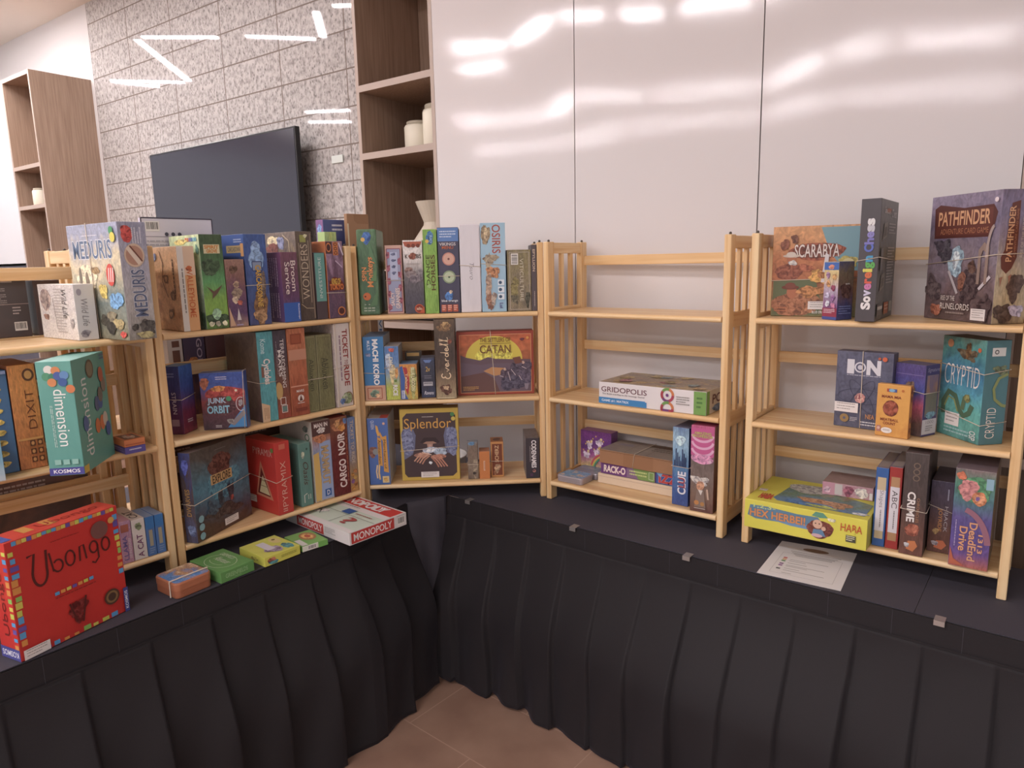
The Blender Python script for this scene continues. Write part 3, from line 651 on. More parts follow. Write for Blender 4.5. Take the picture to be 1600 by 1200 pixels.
stroke('R', [(.02, .95), (.10, .98)] + arc(.14, .4, .08, .35, 170, 370) + [(.23, .98)], .14, .54, .9, .84, .006, BRN)
stroke('R', [(.26, .86), (.29, .3)] + arc(.345, .42, .055, .17, 200, 500), .14, .54, .9, .84, .0045, BRN)
stroke('R', arc(.49, .5, .055, .22, 0, 370), .14, .54, .9, .84, .0045, BRN)
stroke('R', [(.6, .3), (.61, .72), (.66, .74), (.68, .3)], .14, .54, .9, .84, .0045, BRN)
stroke('R', arc(.78, .56, .05, .17, 20, 380) + [(.83, .2), (.78, .08), (.74, .14)], .14, .54, .9, .84, .0045, BRN)
stroke('R', arc(.93, .52, .05, .2, 0, 370), .14, .54, .9, .84, .0045, BRN)
for i in range(7): x.r('R', .34 + i * .052, .42 + .002 * i, .34 + i * .052 + .04, .448 + .002 * i, tiles[i])
x.n('R', .34, .385, .72, .4, 1, '8a1a12').n('R', .36, .875, .62, .885, 1, '8a1a12')
x.blob('R', .52, .22, .08, .09, '7a1410', 3, .5).l('R', [(.45, .3), (.5, .12)], .005, BRN).l('R', [(.6, .32), (.55, .1)], .005, BRN)
x.dot('R', .8, .84, .023, '7b4a44').dot('R', .92, .89, .0085, 'd8a43a').dot('R', .84, .2, .021, '5a3426').dot('R', .84, .2, .016, '8a6a3a').dot('R', .84, .2, .011, '4e3428')
x.r('R', .952, .0, 1.0, .23, '3f4a94').t('R', 'KOSMOS', .962, .03, .99, .2, 'e8e8f0', 90)
x.sticker('R', .02, .006, .24, .09)
x.r('F', 0, 0, 1, .1, '4a4a98').t('F', 'KOSMOS', .08, .025, .92, .075, 'e4e4f0', 180).t('F', 'Ubongo', .35, .2, .7, .75, '7a1410', 90, 0)
x.n('T', .1, .1, .7, .5, 2, 'e0a03c').r('T', .0, .0, .9, .08, '4a60b0').t('T', 'Ubongo', .25, .35, .75, .9, 'a01c10', 90, 0)
x.place('A', .2191, -.1366, .0015, -74.5, 'large bright red box standing upright on the table at the lower left corner', 'boxes lying on the left table')

# ================================================================== boxes on the table edge before bookcase B
GT = 'boxes lying on the left table'
def rounded_tin(w, d, h, r, side, lid, label, unit, px, py, rot, group, z=.0015):
    o = empty('game_tin', U2W(unit, px, py, z), UNIT[unit][2] + rot); tag(o, label, 'tin', group)
    def outline(i):
        q = []
        for cx, cy, a0 in ((w - r, d - r, 0), (r, d - r, 90), (r, r, 180), (w - r, r, 270)):
            for k in range(7): a = R_(a0 + 15 * k); q.append((cx + (r - i) * cos(a), cy + (r - i) * sin(a)))
        return q
    def shell(levels, mat, top):
        b = MB(); n = 28
        for i, z_ in levels: b.v += [(x_, y_, z_) for x_, y_ in outline(i)]
        for k in range(len(levels) - 1):
            for j in range(n): b.f.append((k * n + j, k * n + (j + 1) % n, (k + 1) * n + (j + 1) % n, (k + 1) * n + j)); b.m.append(b.mi(mat))
        k = (len(levels) - 1) * n; b.f.append(tuple(k + j for j in range(n))); b.m.append(b.mi(top)); b.f.append(tuple(range(n))[::-1]); b.m.append(b.mi(mat)); return b
    shell([(.001, 0), (0, .002), (0, h * .6)], side, side).build('tin_base', o)
    uvf = lambda co, nn: (co.x / w, co.y / d)
    shell([(-.0012, h * .5), (-.0012, h - .004), (.0005, h - .0008), (.003, h)], lid[0], lid[1]).build('lid', o, None, uvf)
    return o
t_ = rounded_tin(.112, .108, .045, .014, flat('a8603c', .3), (flat('b26a44', .3), art(['4f86c8', '5a8fd0', 'b98a60', 'e6d0ae', 'b0683c', 'a8602f'], 2.2, -.0 + .35, .6, 12, .25, -.4)), 'brown tin with blue sky picture lid held by a rubber band, at the table edge', 'B', -.1047, -.0771, -84.2, 'tins')
b = MB(); b.tube([(.085, -.003, .001), (.085, -.003, .0475), (.085, .111, .0475), (.085, .111, .001)], .0022, BAND); b.build('rubber_band', t_)
GREEN = '5c9a4c'
x = Box(.1616, .1107, .033, GREEN, {'T': art(['4f8f44', '64a352', '58984a'], 3, .3, .3, 13)})
x.t('T', 'GREENFIELDS', .2, .70, .62, .84, 'd6e6c8', -90 + 90, .0).t('T', 'Abenteuer', .3, .42, .72, .64, 'dce8cc', 0, .0, sh=.3); x.l('T', arc(.52, .45, .34, .38, 0, 360, 30), .0018, 'cfe0c0'); x.l('T', arc(.5, .36, .2, .12, 190, 350), .0015, 'cfe0c0')
x.t('R', 'GREENFIELDS', .14, .35, .8, .75, '93c284').n('R', .4, .15, .6, .25, 1, '93c284')
x.place('B', .0173, -.0304, .0015, -84.5, 'flat green box on the table between the brown tin and the yellow box', GT)
x = Box(.1416, .1265, .030, 'd3d23a', {'T': art(['cfd23c', 'd8dc50', 'c6cc38'], 2, .3, .2, 14)})
x.e('T', .3, .78, .2, .12, 'e2d084').blob('T', .78, .8, .18, .12, '4aa0a4', 2).blob('T', .72, .45, .2, .2, 'a89ab0', 3).r('T', .2, .3, .72, .52, 'd9d6de').dot('T', .25, .78, .006, '7a6a2a')
x.blob('R', .2, .45, .12, .35, 'b86a4a', 4).blob('R', .24, .25, .12, .2, '4a9aa0', 5).n('R', .45, .35, .9, .65, 2, '9a9a2c').blob('F', .6, .5, .15, .2, 'c4c040', 6)
x.place('B', .167, -.0473, .0015, -87.5, 'flat lime yellow box on the table between the green boxes', GT)
x = Box(.1217, .0905, .019, '6cb04a', {'T': '7fb85c', 'R': 'd9dccc'})
x.e('T', .42, .62, .3, .28, 'b8784a').blob('T', .42, .62, .22, .2, 'e0b060', 2).e('T', .42, .62, .12, .1, 'c85a3c').r('T', .5, .03, .98, .25, 'dcdcd4'); x.r('R', .62, 0, 1, 1, '6cb04a').barcode('R', .2, .1, .55, .9)
x.place('B', .318, -.06, .0015, -94.5, 'small flat green and white box on the table beside the white and red box', GT)
# lid print is laid out along the depth axis of the box, so it reads from the front right
x = Box(.3835, .242, .044, 'e0dcda', {'T': 'cfe0d0', 'F': 'dedada', 'R': 'dedada'})
x.r('T', .0, .0, 1, .09, 'e4e0de').r('T', .0, .60, 1, 1, 'e6e2e0').r('T', .40, .72, .985, .97, 'd8261c').t('T', 'MONOPOLY', .02, .76, .84, .93, 'f2eeec', 0, .03, out='a81c14', ob=.07)
x.r('T', .0, .72, .40, .97, 'd8261c'); x.t('T', 'MONOPOLY', .1, .765, .8, .925, 'f2eeec', 0, .03)
x.l('T', [(0, .42), (1, .42)], .0018, '5a6a5e').l('T', [(.62, .09), (.62, .6)], .0018, '5a6a5e').r('T', .5, .44, .62, .585, '2c62b0').t('T', '?', .70, .16, .82, .38, 'b04a44', 0, .02).n('T', .66, .48, .9, .52, 1, 'a03c30').blob('T', .3, .3, .1, .09, 'e8e8e4', 3).dot('T', .28, .32, .004, '3a3a3a').dot('T', .33, .28, .004, '3a3a3a').l('T', [(.18, .5), (.38, .2)], .003, '6a766c')
x.n('T', .3, .64, .6, .68, 1, '8a8a88')
x.r('F', .2, .08, .62, .92, 'c8342c').t('F', 'MONOPOLY', .23, .24, .6, .78, 'f0ecea').n('F', .64, .3, .8, .8, 4, 'a8a4a2')
x.r('R', .03, .08, .77, .95, 'c8342c').t('R', 'MONOPOLY', .07, .24, .73, .80, 'f0ecea').barcode('R', .83, .2, .96, .85, 0).n('R', .82, .88, .97, .95, 1, '9a9694')
x.place('B', .4345, .1246, .0015, -90, 'white box with red bands lying flat, sticking out from under the packed bookcase', GT)

# ================================================================== bookcase B, top shelf
GB1, GB2, GB3 = 'games on the top shelf of the packed bookcase', 'games on the middle shelf of the packed bookcase', 'games on the bottom shelf of the packed bookcase'
x = Box(.0505, .19, .2495, 'd8b894', {'L': art(['b8885c', 'a87850', 'cfa478', 'c69a6c', 'a88060'], 3.5, .4, .8, 20), 'F': 'e2a868'})
x.r('F', 0, 0, .36, 1, 'dcd6cc').r('F', .36, .66, 1, 1, 'e0c0a0').n('F', .1, .2, .26, .74, 1, '8a847c', -90).t('F', 'VALLEYHOME', .46, .16, .82, .72, 'd0641c', -90, .01).blob('F', .62, .74, .18, .03, 'd0641c', 2)
for a, b_ in ((.55, .62), (.75, .42), (.62, .2)): x.blob('L', a, b_, .09, .06, '6f4c30', int(a * 10)).blob('L', a, b_, .05, .03, 'b08860', 3)
x.l('L', [(.4, .95), (.5, .8), (.42, .6), (.58, .4)], .004, '6a4a34').n('L', .78, .4, .86, .85, 1, '5a3c28', -90).blob('L', .2, .88, .08, .05, '6a7aa0', 6)
x.place('B', .0887, .006, Z1 + .001, 0, 'tan box with orange letters at the left end of the packed top shelf', GB1)
x = Box(.0715, .20, .284, '5c7a4c', {'F': art(['34502c', '86b83c', '78a83c', '57a05c', '4a7a44', '3f5a38', '46603c'], 1.8, .92, .4, 21), 'L': art(['5a6a5a', '9ab49a', 'b6cda0', 'd4dca0'], 2, .8, .4, 22)})
x.r('F', .16, .80, .86, .895, 'd8cfa0').t('F', 'SPIRIT', .2, .85, .82, .885, 'd88a2c', 0, .03, out='7a4a20').t('F', 'GROVE', .28, .808, .74, .843, 'd88a2c', 0, .03, out='7a4a20')
x.blob('F', .38, .66, .36, .1, '3f5c38', 1).p('F', [(.12, .46), (.45, .40), (.85, .47), (.6, .38), (.35, .32), (.38, .38)], '6a5040').blob('F', .5, .1, .46, .07, '34502e', 5)
x.blob('F', .48, .16, .2, .06, '9fd0a4', 3, .12); [x.blob('F', u, .055, .11, .028, 'dfe0b8', int(u * 9), .2) for u in (.22, .5, .8)]
for i, c_ in enumerate(('d0543a', 'c87a4a', '8a6aa0', '5a7ab0', '7ab8c4', '6aa8b8')): x.r('L', .56 + i * .065, .93, .61 + i * .065, .97, c_)
x.blob('L', .4, .93, .2, .03, 'e0cc6c', 8).blob('L', .93, .84, .05, .05, '5a8a7a', 9).blob('L', .93, .1, .06, .1, '3f5a44', 10)
x.place('B', .158, .005, Z1 + .001, 0, 'green box with flying bird and jungle spine on the packed top shelf', GB1)
x = Box(.062, .12, .209, 'a07a66', {'F': art(['c09a7a', '5f3f6a', '6f4a66', '8a5f58', 'a37c68'], 2.5, .85, .4, 23)})
x.blob('F', .4, .85, .18, .07, '6a4a34', 1, .4).blob('F', .5, .63, .16, .05, 'b89a7c', 2).blob('F', .5, .5, .28, .08, 'a08a74', 3).blob('F', .38, .4, .16, .05, 'd8c0a4', 4).blob('F', .62, .36, .12, .04, 'c0604c', 5).p('F', [(.5, .28), (.4, .1), (.62, .1)], 'd8ceca').r('F', .35, .02, .7, .04, 'b0a0c0').p('F', [(.02, .02), (.02, .3), (.2, .12), (.3, .02)], 'd0a884')
x.place('B', .2321, .005, Z1 + .001, 0, 'short brown and purple box with riders between the green and blue boxes', GB1)
x = Box(.0764, .20, .2868, '3f5a98', {'F': art(['4a4a7a', '40558c', '3f5ea0', '3f62a8'], 1.5, .8, .3, 24), 'L': art(['34508c', '3a5a9c'], 2, .5, .2, 25), 'T': 'a8b0cc'})
x.blob('F', .5, .84, .2, .09, '8cb0dc', 1, .1).blob('F', .5, .72, .34, .12, '86acd8', 2, .08).r('F', .3, .6, .72, .7, '8a9ab8').frame('F', .3, .6, .72, .7, .003, '3a4a7a').blob('F', .55, .2, .3, .2, '8a6238', 3).blob('F', .5, .1, .3, .07, 'b0885a', 4).blob('F', .72, .45, .12, .15, '7c6a5c', 6)
x.t('F', 'CARCASSONNE', .42, .2, .66, .66, 'd9ac3c', -90, .02, out='5a3a18', ob=.06).r('L', .45, .8, .95, .88, 'c0a468').t('L', 'CARCASSONNE', .5, .815, .9, .865, '4a4a5a').r('L', .9, .76, .99, .9, 'd09a5a').n('L', .7, .9, .95, .95, 2, 'a8b4d4').blob('L', .8, .66, .16, .07, '9a8468', 6)
x.band((.44, .445, .44, .44))
x.place('B', .3005, .008, Z1 + .001, 0, 'blue box with pale cloaked figure shape and gold vertical lettering', GB1)
x = Box(.062, .15, .230, '6f4a68', {'F': art(['3f5aa0', '64406a', '74485e', '7a4c62'], 1.2, .9, .2, 26), 'L': art(['5a4478', '6a4070', '7a4468'], 1.5, .8, .2, 27)})
x.r('F', .0, .005, .98, .28, '2f62b8').t('F', 'Ravensburger', .84, .03, .94, .26, 'e8e4ee', -90).t('F', 'Broom', .56, .44, .86, .88, 'e6d4d0', -90, .01, out='4a2440').t('F', 'Service', .2, .40, .5, .86, 'e6d4d0', -90, .01, out='4a2440')
x.n('L', .25, .5, .85, .92, 7, 'b49ab4', -90).n('L', .2, .05, .85, .42, 7, 'b49ab4', -90)
x.place('B', .422, .004, Z1 + .001, 0, 'dark purple box with blue lower end leaning in front of the grey-brown box', GB1)
x = Box(.062, .20, .298, '63564c', {'F': art(['463c3a', '5a4c44', '6a5a4e', '62564a'], 2, .6, .4, 28), 'L': art(['6a4038', 'b0986c', '74645a', '8a7868'], 3, .5, .8, 29)})
x.t('F', 'WONDERS', .24, .24, .70, .86, 'cfbfa4', 90, -.012).l('F', [(.18, .2), (.18, .87)], .0012, 'cfbfa4').l('F', [(.76, .2), (.76, .9)], .0015, 'cfbfa4').l('F', [(.9, .02), (.9, .98)], .005, '8c7868').r('F', .25, .88, .62, .96, '9ca04c').blob('F', .6, .95, .12, .02, 'c8c8a0', 3).l('F', [(.1, .19), (.4, .14), (.85, .135)], .0022, 'c4b090')
x.blob('L', .3, .9, .16, .07, 'e0cfa0', 1).blob('L', .28, .82, .2, .06, '8a4438', 2).blob('L', .55, .88, .1, .08, '8a90b4', 5); x.l('L', [(.62, .97), (.8, .9), (.82, .7)], .004, 'c4b090')
x.place('B', .4875, .012, Z1 + .001, 0, 'grey-brown box with pale capitals reading upwards on the packed top shelf', GB1)
x = Box(.042, .19, .228, '54464c', {'F': '54464c', 'L': '4a3c40'})
x.r('F', .03, .27, .97, .99, '63a49c').t('F', 'INVESTITURE', .34, .32, .62, .93, 'dde8e4', 90, -.01)
x.place('B', .5515, .008, Z1 + .001, 0, 'dark box with teal upper spine and tiny spaced capitals', GB1)
x = Box(.0695, .20, .2656, '6a4a68', {'F': art(['6a5260', '5f4a66', '70506a', 'a888a8', '5c3c54'], 2.6, .5, .7, 30), 'T': 'd8803a', 'L': 'c8743c'})
x.r('F', .0, .84, .38, .995, '5a3838').e('F', .17, .92, .15, .06, 'd8803a').e('F', .17, .92, .11, .043, '4a2c30').r('F', .42, .82, .72, .99, 'd8803a')
for v in (.96, .905, .85): x.e('F', .57, v, .1, .022, '5a3030'); x.e('F', .57, v, .06, .013, 'd8803a')
x.p('F', [(.05, .36), (.1, .48), (.35, .54), (.7, .52), (.95, .44), (.9, .37)], '7a2c20').t('F', 'KING OF', .22, .44, .75, .52, 'e8bc30', 0, .03, out='7a3010').t('F', 'TOKYO', .1, .375, .9, .445, 'e0762c', 0, .03, out='f0c040')
x.dot('F', .7, .09, .0155, 'd8803a').dot('F', .7, .09, .0115, '5a2c2c').l('F', [(.5, .75), (.9, .66)], .004, 'd0b8d0').l('F', [(.75, .98), (.98, .82)], .005, 'e0d0e0')
x.band((.335, .33, .33, .335))
x.place('B', .5985, .005, Z1 + .001, 0, 'purple and orange box at the right end of the packed top shelf', GB1)
x = Box(.225, .018, .342, 'd6cfdc', {'F': 'd9d4dd', 'L': 'c8c4dc'})
x.frame('F', .0, .0, 1, 1, .004, '4a4454').barcode('F', .05, .88, .24, .97).r('F', .02, .83, .98, .835, '8a8694'); [x.dot('F', u, .855, .006, '4a4a5a') for u in (.33, .42, .51)]; x.n('F', .05, .6, .6, .8, 6, 'b4b0bc')
x.place('B', .085, .2195, Z1 + .001, 0, 'white back side of a large box with barcode, behind the packed top shelf', GB1)

# ------------------------------------------------------------------ bookcase B, middle shelf
x = Box(.053, .075, .212, '3f4f98', {'F': art(['6a2448', '5a2c5c', '3f3f7c', '3a4a88'], 1.2, .9, .2, 31), 'R': art(['7a2038', '7a2a4a', '3f58a8', '3a6cb8'], 1.2, .95, .2, 32), 'T': '5a86b4'})
x.t('F', 'STRAIN', .42, .3, .68, .62, 'd8ccd8', -90, 0).r('F', .3, .12, .75, .22, 'a08090').n('F', .2, .82, .7, .9, 2, '8890c0').n('R', .3, .14, .7, .2, 2, 'd8c8d0')
x.band((.52, .51, .55, .55))
x.place('B', .052, .104, Z2 + .001, -54.1, 'narrow blue to maroon box turned cornerwise behind the left shelf post', GB2)
x = Box(.1333, .0419, .182, '34508f', {'F': art(['4a3442', '5a3040', '8a3030', '3a58a8', '3456b0'], 1.6, .95, .5, 33), 'R': art(['7a5a9a', '3f86c0', '3f62b0', '3a4aa0'], 2, .7, .5, 34), 'T': '6a7298'})
x.blob('F', .55, .62, .44, .14, 'b43a34', 1, .08).blob('F', .4, .72, .16, .05, 'd98a3c', 2).blob('F', .1, .82, .1, .1, 'b0603c', 3).blob('F', .44, .42, .34, .17, '5a2e38', 4, .1)
x.t('F', 'JUNK', .14, .44, .55, .56, '8cc8e0', 0, .03, out='c84a44', ob=.08, sh=.0).t('F', 'ORBIT', .12, .29, .62, .42, '8cc8e0', 0, .03, out='4a3a54', ob=.08).dot('F', .62, .54, .008, '3f9a6c')
x.p('F', [(.55, .03), (.98, .42), (.98, .03)], '3a8ccc').p('F', [(.6, .1), (.95, .34), (.98, .26), (.7, .06)], '8a8488').blob('F', .62, .14, .07, .05, '9a9490', 5).l('F', arc(.88, .44, .1, .12, 60, 300), .002, 'dcd0d4').blob('F', .88, .46, .05, .06, 'a09aa0', 6).n('F', .36, .86, .62, .93, 2, 'c8c8e0').dot('F', .8, .68, .004, 'e8dcc0').n('F', .28, .03, .42, .08, 2, 'd8d0d4')
x.vband(.985, .93)
x.place('B', .1443, .0638, Z2 + .001, -39.5, 'blue and red space picture box standing askew at the shelf front', GB2)
x = Box(.0575, .21, .297, '4aa0a8', {'F': art(['3f9098', '52a8b0', '4a9fa8', '56aeb8'], 1.5, .5, .2, 35), 'L': art(['54303a', '5a3e3a', '6a5648', '62503e', '5c4c46'], 2, .6, .8, 36)})
x.t('F', 'Cyclades', .2, .42, .72, .70, 'ece2dc', -90, .03, out='3a6a74', ob=.06).r('F', .15, .5, .3, .62, '8a5a4a').t('F', 'Kome', .2, .76, .52, .92, 'b8dce0', -90).p('F', [(.0, .0), (.0, .22), (.5, .18), (.45, .0)], 'd8b48a').n('F', .08, .03, .4, .16, 4, 'a07a58', -90)
x.band((.44, .44, .44, .45))
x.place('B', .3145, .006, Z2 + .001, 0, 'teal spined box with brown side on the packed middle shelf', GB2)
x = Box(.0495, .20, .297, '54404a', {'F': art(['a0442c', '8a4a34', '6a4a40', '4c3e4a', '48404e'], 1.4, .95, .4, 37)})
x.t('F', 'TERRAFORMING', .5, .35, .78, .90, 'e8e0dc', -90, .0).t('F', 'MARS', .28, .48, .52, .78, 'e8e0dc', -90, .01).n('F', .16, .5, .22, .88, 1, 'b0a0a8', -90).e('F', .2, .32, .26, .1, 'c8a05a').frame('F', .25, .16, .62, .24, .002, 'e8dcd4').frame('F', .3, .07, .7, .15, .002, 'e8dcd4').r('F', .33, .08, .66, .14, '6a8a84')
x.place('B', .373, .008, Z2 + .001, 0, 'dark box with pale capitals reading down and a rust lower end', GB2)
x = Box(.0675, .19, .2985, 'b8663c', {'F': art(['a04c30', 'b05a34', 'c07048', 'b8663c'], 1.3, .7, .2, 38)})
x.r('F', .15, .82, .78, .94, 'a4502c').frame('F', .2, .83, .72, .93, .002, '8a3c22').r('F', .0, .64, 1, .76, 'c88a6c').r('F', .0, .335, 1, .35, 'dc9a7c').t('F', 'MARS', .3, .27, .72, .3, 'eee4de').dot('F', .52, .2, .012, 'eee0d8').p('F', [(.42, .17), (.52, .24), (.62, .17)], '6a3a2c').n('F', .32, .13, .72, .15, 1, 'eee0d8').r('F', .18, .05, .84, .09, '8a3f2a')
x.place('B', .4240, .004, Z2 + .001, 0, 'orange-brown upright box with small white emblem on the packed middle shelf', GB2)
for i, (xx, ww) in enumerate(((.4935, .0425), (.5375, .064))):
    x = Box(ww, .12, .267, '74724e', {'F': art(['66624a', '7c7c50', '78764e', '6e6c4a'], 2, .3, .3, 39 + i), 'T': '8a8266'})
    x.frame('F', .06, .02, .94, .98, .0018, '96906a').t('F', 'Abluxxen', .26, .28, .72, .7, '4a4a34', -90, .0, out='8c8a60', ob=.02)
    x.band((.43, .435, .43, .43))
    x.place('B', xx, .012, Z2 + .001, 0, ['narrower of the two matching olive green boxes on the packed shelf', 'wider of the two matching olive green boxes, right one'][i], GB2)
x = Box(.067, .21, .300, 'd9cfca', {'F': art(['cfc2ba', 'dcd4ce', 'd8ccc8'], 2, .3, .4, 41), 'L': art(['8a7a86', 'b8a8a4', 'c8b8b0', 'a89890'], 5, .4, .6, 42)})
x.t('F', 'TICKET', .52, .58, .84, .93, 'a03a34', -90, .02).t('F', 'TO', .58, .51, .78, .565, 'a03a34', -90, .01).t('F', 'RIDE', .52, .25, .84, .5, 'a03a34', -90, .02).n('F', .22, .3, .38, .86, 1, '9a7a90', -90)
x.blob('F', .62, .1, .34, .07, '8a9a6c', 2, .15).blob('F', .5, .11, .14, .045, 'b8c4a0', 4).blob('F', .3, .07, .16, .035, '6f90c4', 3).l('F', arc(.72, .1, .22, .07, -60, 120), .003, '8a5a40')
x.vband(.06); x.band((.47, .5, .5, .47))
x.place('B', .6055, .002, Z2 + .001, 0, 'white box with red railway style capitals at the right end of middle shelf', GB2)

# ------------------------------------------------------------------ bookcase B, bottom shelf
x = Box(.0426, .262, .285, '4a4452', {'F': art(['3c3a54', '5a5a7a', '54443c', '3f4a84', '4a5288'], 3, .5, .7, 43), 'R': art(['5a3c30', '5c4034', '4c5a70', '5088a0', '54707c', '5a5450', '5c5248'], 2, .8, .8, 44), 'T': '6a5a58'})
x.blob('R', .52, .55, .26, .2, '4f90a8', 1, .2).blob('R', .48, .76, .2, .13, '6a3c30', 2, .2).r('R', .3, .56, .68, .67, 'd0a868').t('R', 'EXPLORE', .33, .57, .65, .66, '4a3020', 0, .02, out='e0c080').blob('R', .45, .36, .05, .11, '34404c', 4, .4).blob('R', .63, .4, .05, .12, '3c3a48', 5, .4).blob('R', .64, .33, .03, .03, 'a84438', 6).blob('R', .5, .22, .3, .07, '4a3834', 7, .5).blob('R', .28, .3, .08, .08, '44586a', 9, .5)
for v in (.25, .16, .06): x.e('R', .08, v, .045, .04, '8ab8c4')
x.sticker('R', .47, .04, .72, .12); x.n('R', .4, .93, .6, .94, 1, '8a9090').blob('F', .5, .85, .3, .08, '5a6ac8', 3).t('F', 'DWARVES', .3, .3, .7, .6, 'b08a4a', 90, .02).blob('F', .6, .14, .3, .07, '7a90c0', 5)
x.band((.43, .43, .5, .5))
x.place('B', .0345, .016, Z3 + .001, -65.5, 'dark brown and blue cave picture box facing outward on the bottom shelf', GB3)
x = Box(.178, .0585, .2509, 'c4281c', {'F': art(['b41c14', 'c8281c', 'c42a20'], 1.5, .4, .2, 45), 'R': 'cc3024', 'T': 'd04030'})
x.p('F', [(.3, .22), (.86, .19), (.52, .72)], 'c87a5a').p('F', [(.36, .25), (.78, .23), (.53, .63)], '6a1c18').p('F', [(.42, .27), (.76, .25), (.56, .52)], 'cfc090').l('F', [(.47, .37), (.7, .36)], .003, '8a7a50').l('F', [(.5, .45), (.63, .44)], .003, '8a7a50')
x.t('F', 'PYRAMIX', .3, .8, .94, .90, 'd8b0a4', 0, -.01).dot('F', .93, .9, .008, '6a8a3a').t('R', 'PYRAMIX', .3, .1, .66, .74, 'e8b8a4', 90, -.012).r('R', .3, .9, .7, .97, 'd86a50').n('R', .3, .02, .6, .08, 2, 'e8b8a4').sticker('F', .05, .1, .3, .2)
x.band((.5, .46, .5, .5))
x.place('B', .3272, .172, Z3 + .001, -86.6, 'red box with triangular window picture on the packed bottom shelf', GB3)
x = Box(.047, .19, .226, '5c8a80', {'F': art(['4f7c74', '629086', '5a877e'], 1.5, .4, .2, 46), 'T': '7aa49a'})
x.t('F', 'Oasis', .3, .35, .75, .72, '4a3c34', -90, 0, out='b8a890', ob=.01, sh=.3).blob('F', .35, .82, .12, .06, 'c4ccb0', 1).e('F', .7, .9, .08, .02, '3f5c56').l('F', [(.25, .06), (.25, .18), (.5, .2)], .003, 'e0e0d4').n('F', .45, .1, .8, .18, 2, 'c0ccc0', -90)
x.place('B', .4335, .006, Z3 + .001, 0, 'grey-green narrow box with script lettering right of the red box', GB3)
x = Box(.0755, .21, .2932, 'd8d0c8', {'F': art(['c8b498', 'cdb07a', '8aa0c8', '90a8d0', 'b87858', '54403c'], 1.4, .95, .3, 47), 'L': art(['cfc8c0', 'c8c0b8', 'b8b8ac'], 2, .3, .3, 48)})
x.r('F', .0, .82, 1, 1, '5c3c38').t('F', 'MAN IN', .14, .92, .86, .97, 'e8dcd4', 0, .03).blob('F', .5, .88, .22, .035, 'e6dcd4', 2).p('F', [(.0, .02), (.0, .6), (.3, .62), (.34, .2), (.3, .02)], 'dcb458').p('F', [(.3, .02), (.4, .45), (.34, .74), (.95, .74), (.98, .02)], '9cb0d8').t('F', 'MAMMUT', .44, .2, .82, .68, 'c8a878', -90, .03, out='6a5444', ob=.06).r('F', .5, .05, .84, .14, '2f62a8').t('F', 'D', .6, .065, .76, .125, 'e8e8ee').blob('F', .4, .78, .34, .05, 'c07a50', 4)
x.blob('L', .82, .9, .08, .04, '6f7c74', 2); x.e('L', .86, .8, .07, .045, '5a8468'); x.e('L', .86, .8, .045, .03, 'cfc8c0')
x.place('B', .4905, .004, Z3 + .001, 0, 'white sided box with blue, yellow and brown picture spine on bottom shelf', GB3)
x = Box(.0725, .20, .291, '7a2c28', {'F': art(['6a2424', '742828', '74302c', '8a5a3c'], 1.8, .95, .2, 49), 'T': 'a8504a'})
x.t('F', 'CARGO', .38, .10, .78, .46, 'eedcd4', 90, .03).t('F', 'NOIR', .38, .52, .78, .80, 'eedcd4', 90, .03).n('F', .84, .14, .9, .78, 1, 'c87a4a', -90).blob('F', .5, .9, .42, .075, 'b8744a', 2).blob('F', .4, .92, .16, .05, 'd8a060', 3).blob('F', .65, .86, .2, .04, 'e0983c', 4).blob('F', .85, .94, .1, .04, '5a7ab0', 5)
x.place('B', .567, .004, Z3 + .001, 0, 'dark red box with fat white capitals reading upwards on bottom shelf', GB3)
x = Box(.0345, .21, .280, '6a86b8', {'F': art(['c8944a', 'a88a6a', '6f86b4', '6a86b8'], 2, .95, .3, 50)})
x.t('F', 'TICKET TO RIDE', .35, .38, .75, .96, 'd8c4a8', -90, .01, out='5a5a78', ob=.04).n('F', .12, .4, .22, .9, 1, 'b8c4dc', -90); [x.blob('F', .3 + .35 * (i % 2), .05 + i * .045, .22, .03, ['d8983a', 'b8763a', '8a5a90', 'e0b050'][i % 4], i) for i in range(6)]
x.place('B', .6405, .006, Z3 + .001, 0, 'blue narrow box with golden crowd picture at the right end of the bottom shelf', GB3)
# ================================================================== corner bookcase (C)
GC1, GC2, GC3 = 'games on the top shelf of the corner bookcase', 'games on the middle shelf of the corner bookcase', 'games on the bottom shelf of the corner bookcase'
x = Box(.0715, .2, .309, '4a6b4c', {'F': art(['45694a', '4a6f50', '587c54', '4c6c4e'], 1.6, .3, .5, 60)}, bev=.006)
x.t('F', 'SPIN', .18, .40, .42, .56, 'e8984a', 90, .01, out='7a3420', ob=.05).t('F', 'Monkeys', .44, .33, .84, .68, 'e8984a', 90, .01, out='7a3420', ob=.05).blob('F', .5, .9, .22, .07, '3a6ab0', 3, .2).dot('F', .32, .88, .0075, 'dcae4c').dot('F', .38, .22, .014, 'c8682c').dot('F', .3, .22, .003, '4a2818')
for i in range(3): x.n('F', .2 + i * .2, .03, .36 + i * .2, .09, 2, 'b8c4b0', 0, i + 3).n('F', .24 + i * .2, .11, .32 + i * .2, .13, 1, 'b8c4b0')
x.p('F', [(.6, .4), (.95, .55), (.9, .4)], '5f8a58').p('F', [(.65, .85), (.95, .6), (.6, .7)], '57805a').p('F', [(.5, .1), (.95, .3), (.9, .12)], '568056')
x.place('C', .0255, .004, Z1 + .001, 0, 'dark green box with orange handwritten letters at the left end of the corner top shelf', GC1)
x = Box(.0603, .15, .2506, 'cfa898', {'F': 'd0a594'})
x.r('F', .1, .03, .92, .95, '9aa0c0').frame('F', .1, .03, .92, .95, .003, '9c5464'); [x.blob('F', [.18, .84][i % 2], .1 + i * .095, .12, .05, 'a8586c', i) for i in range(9)]
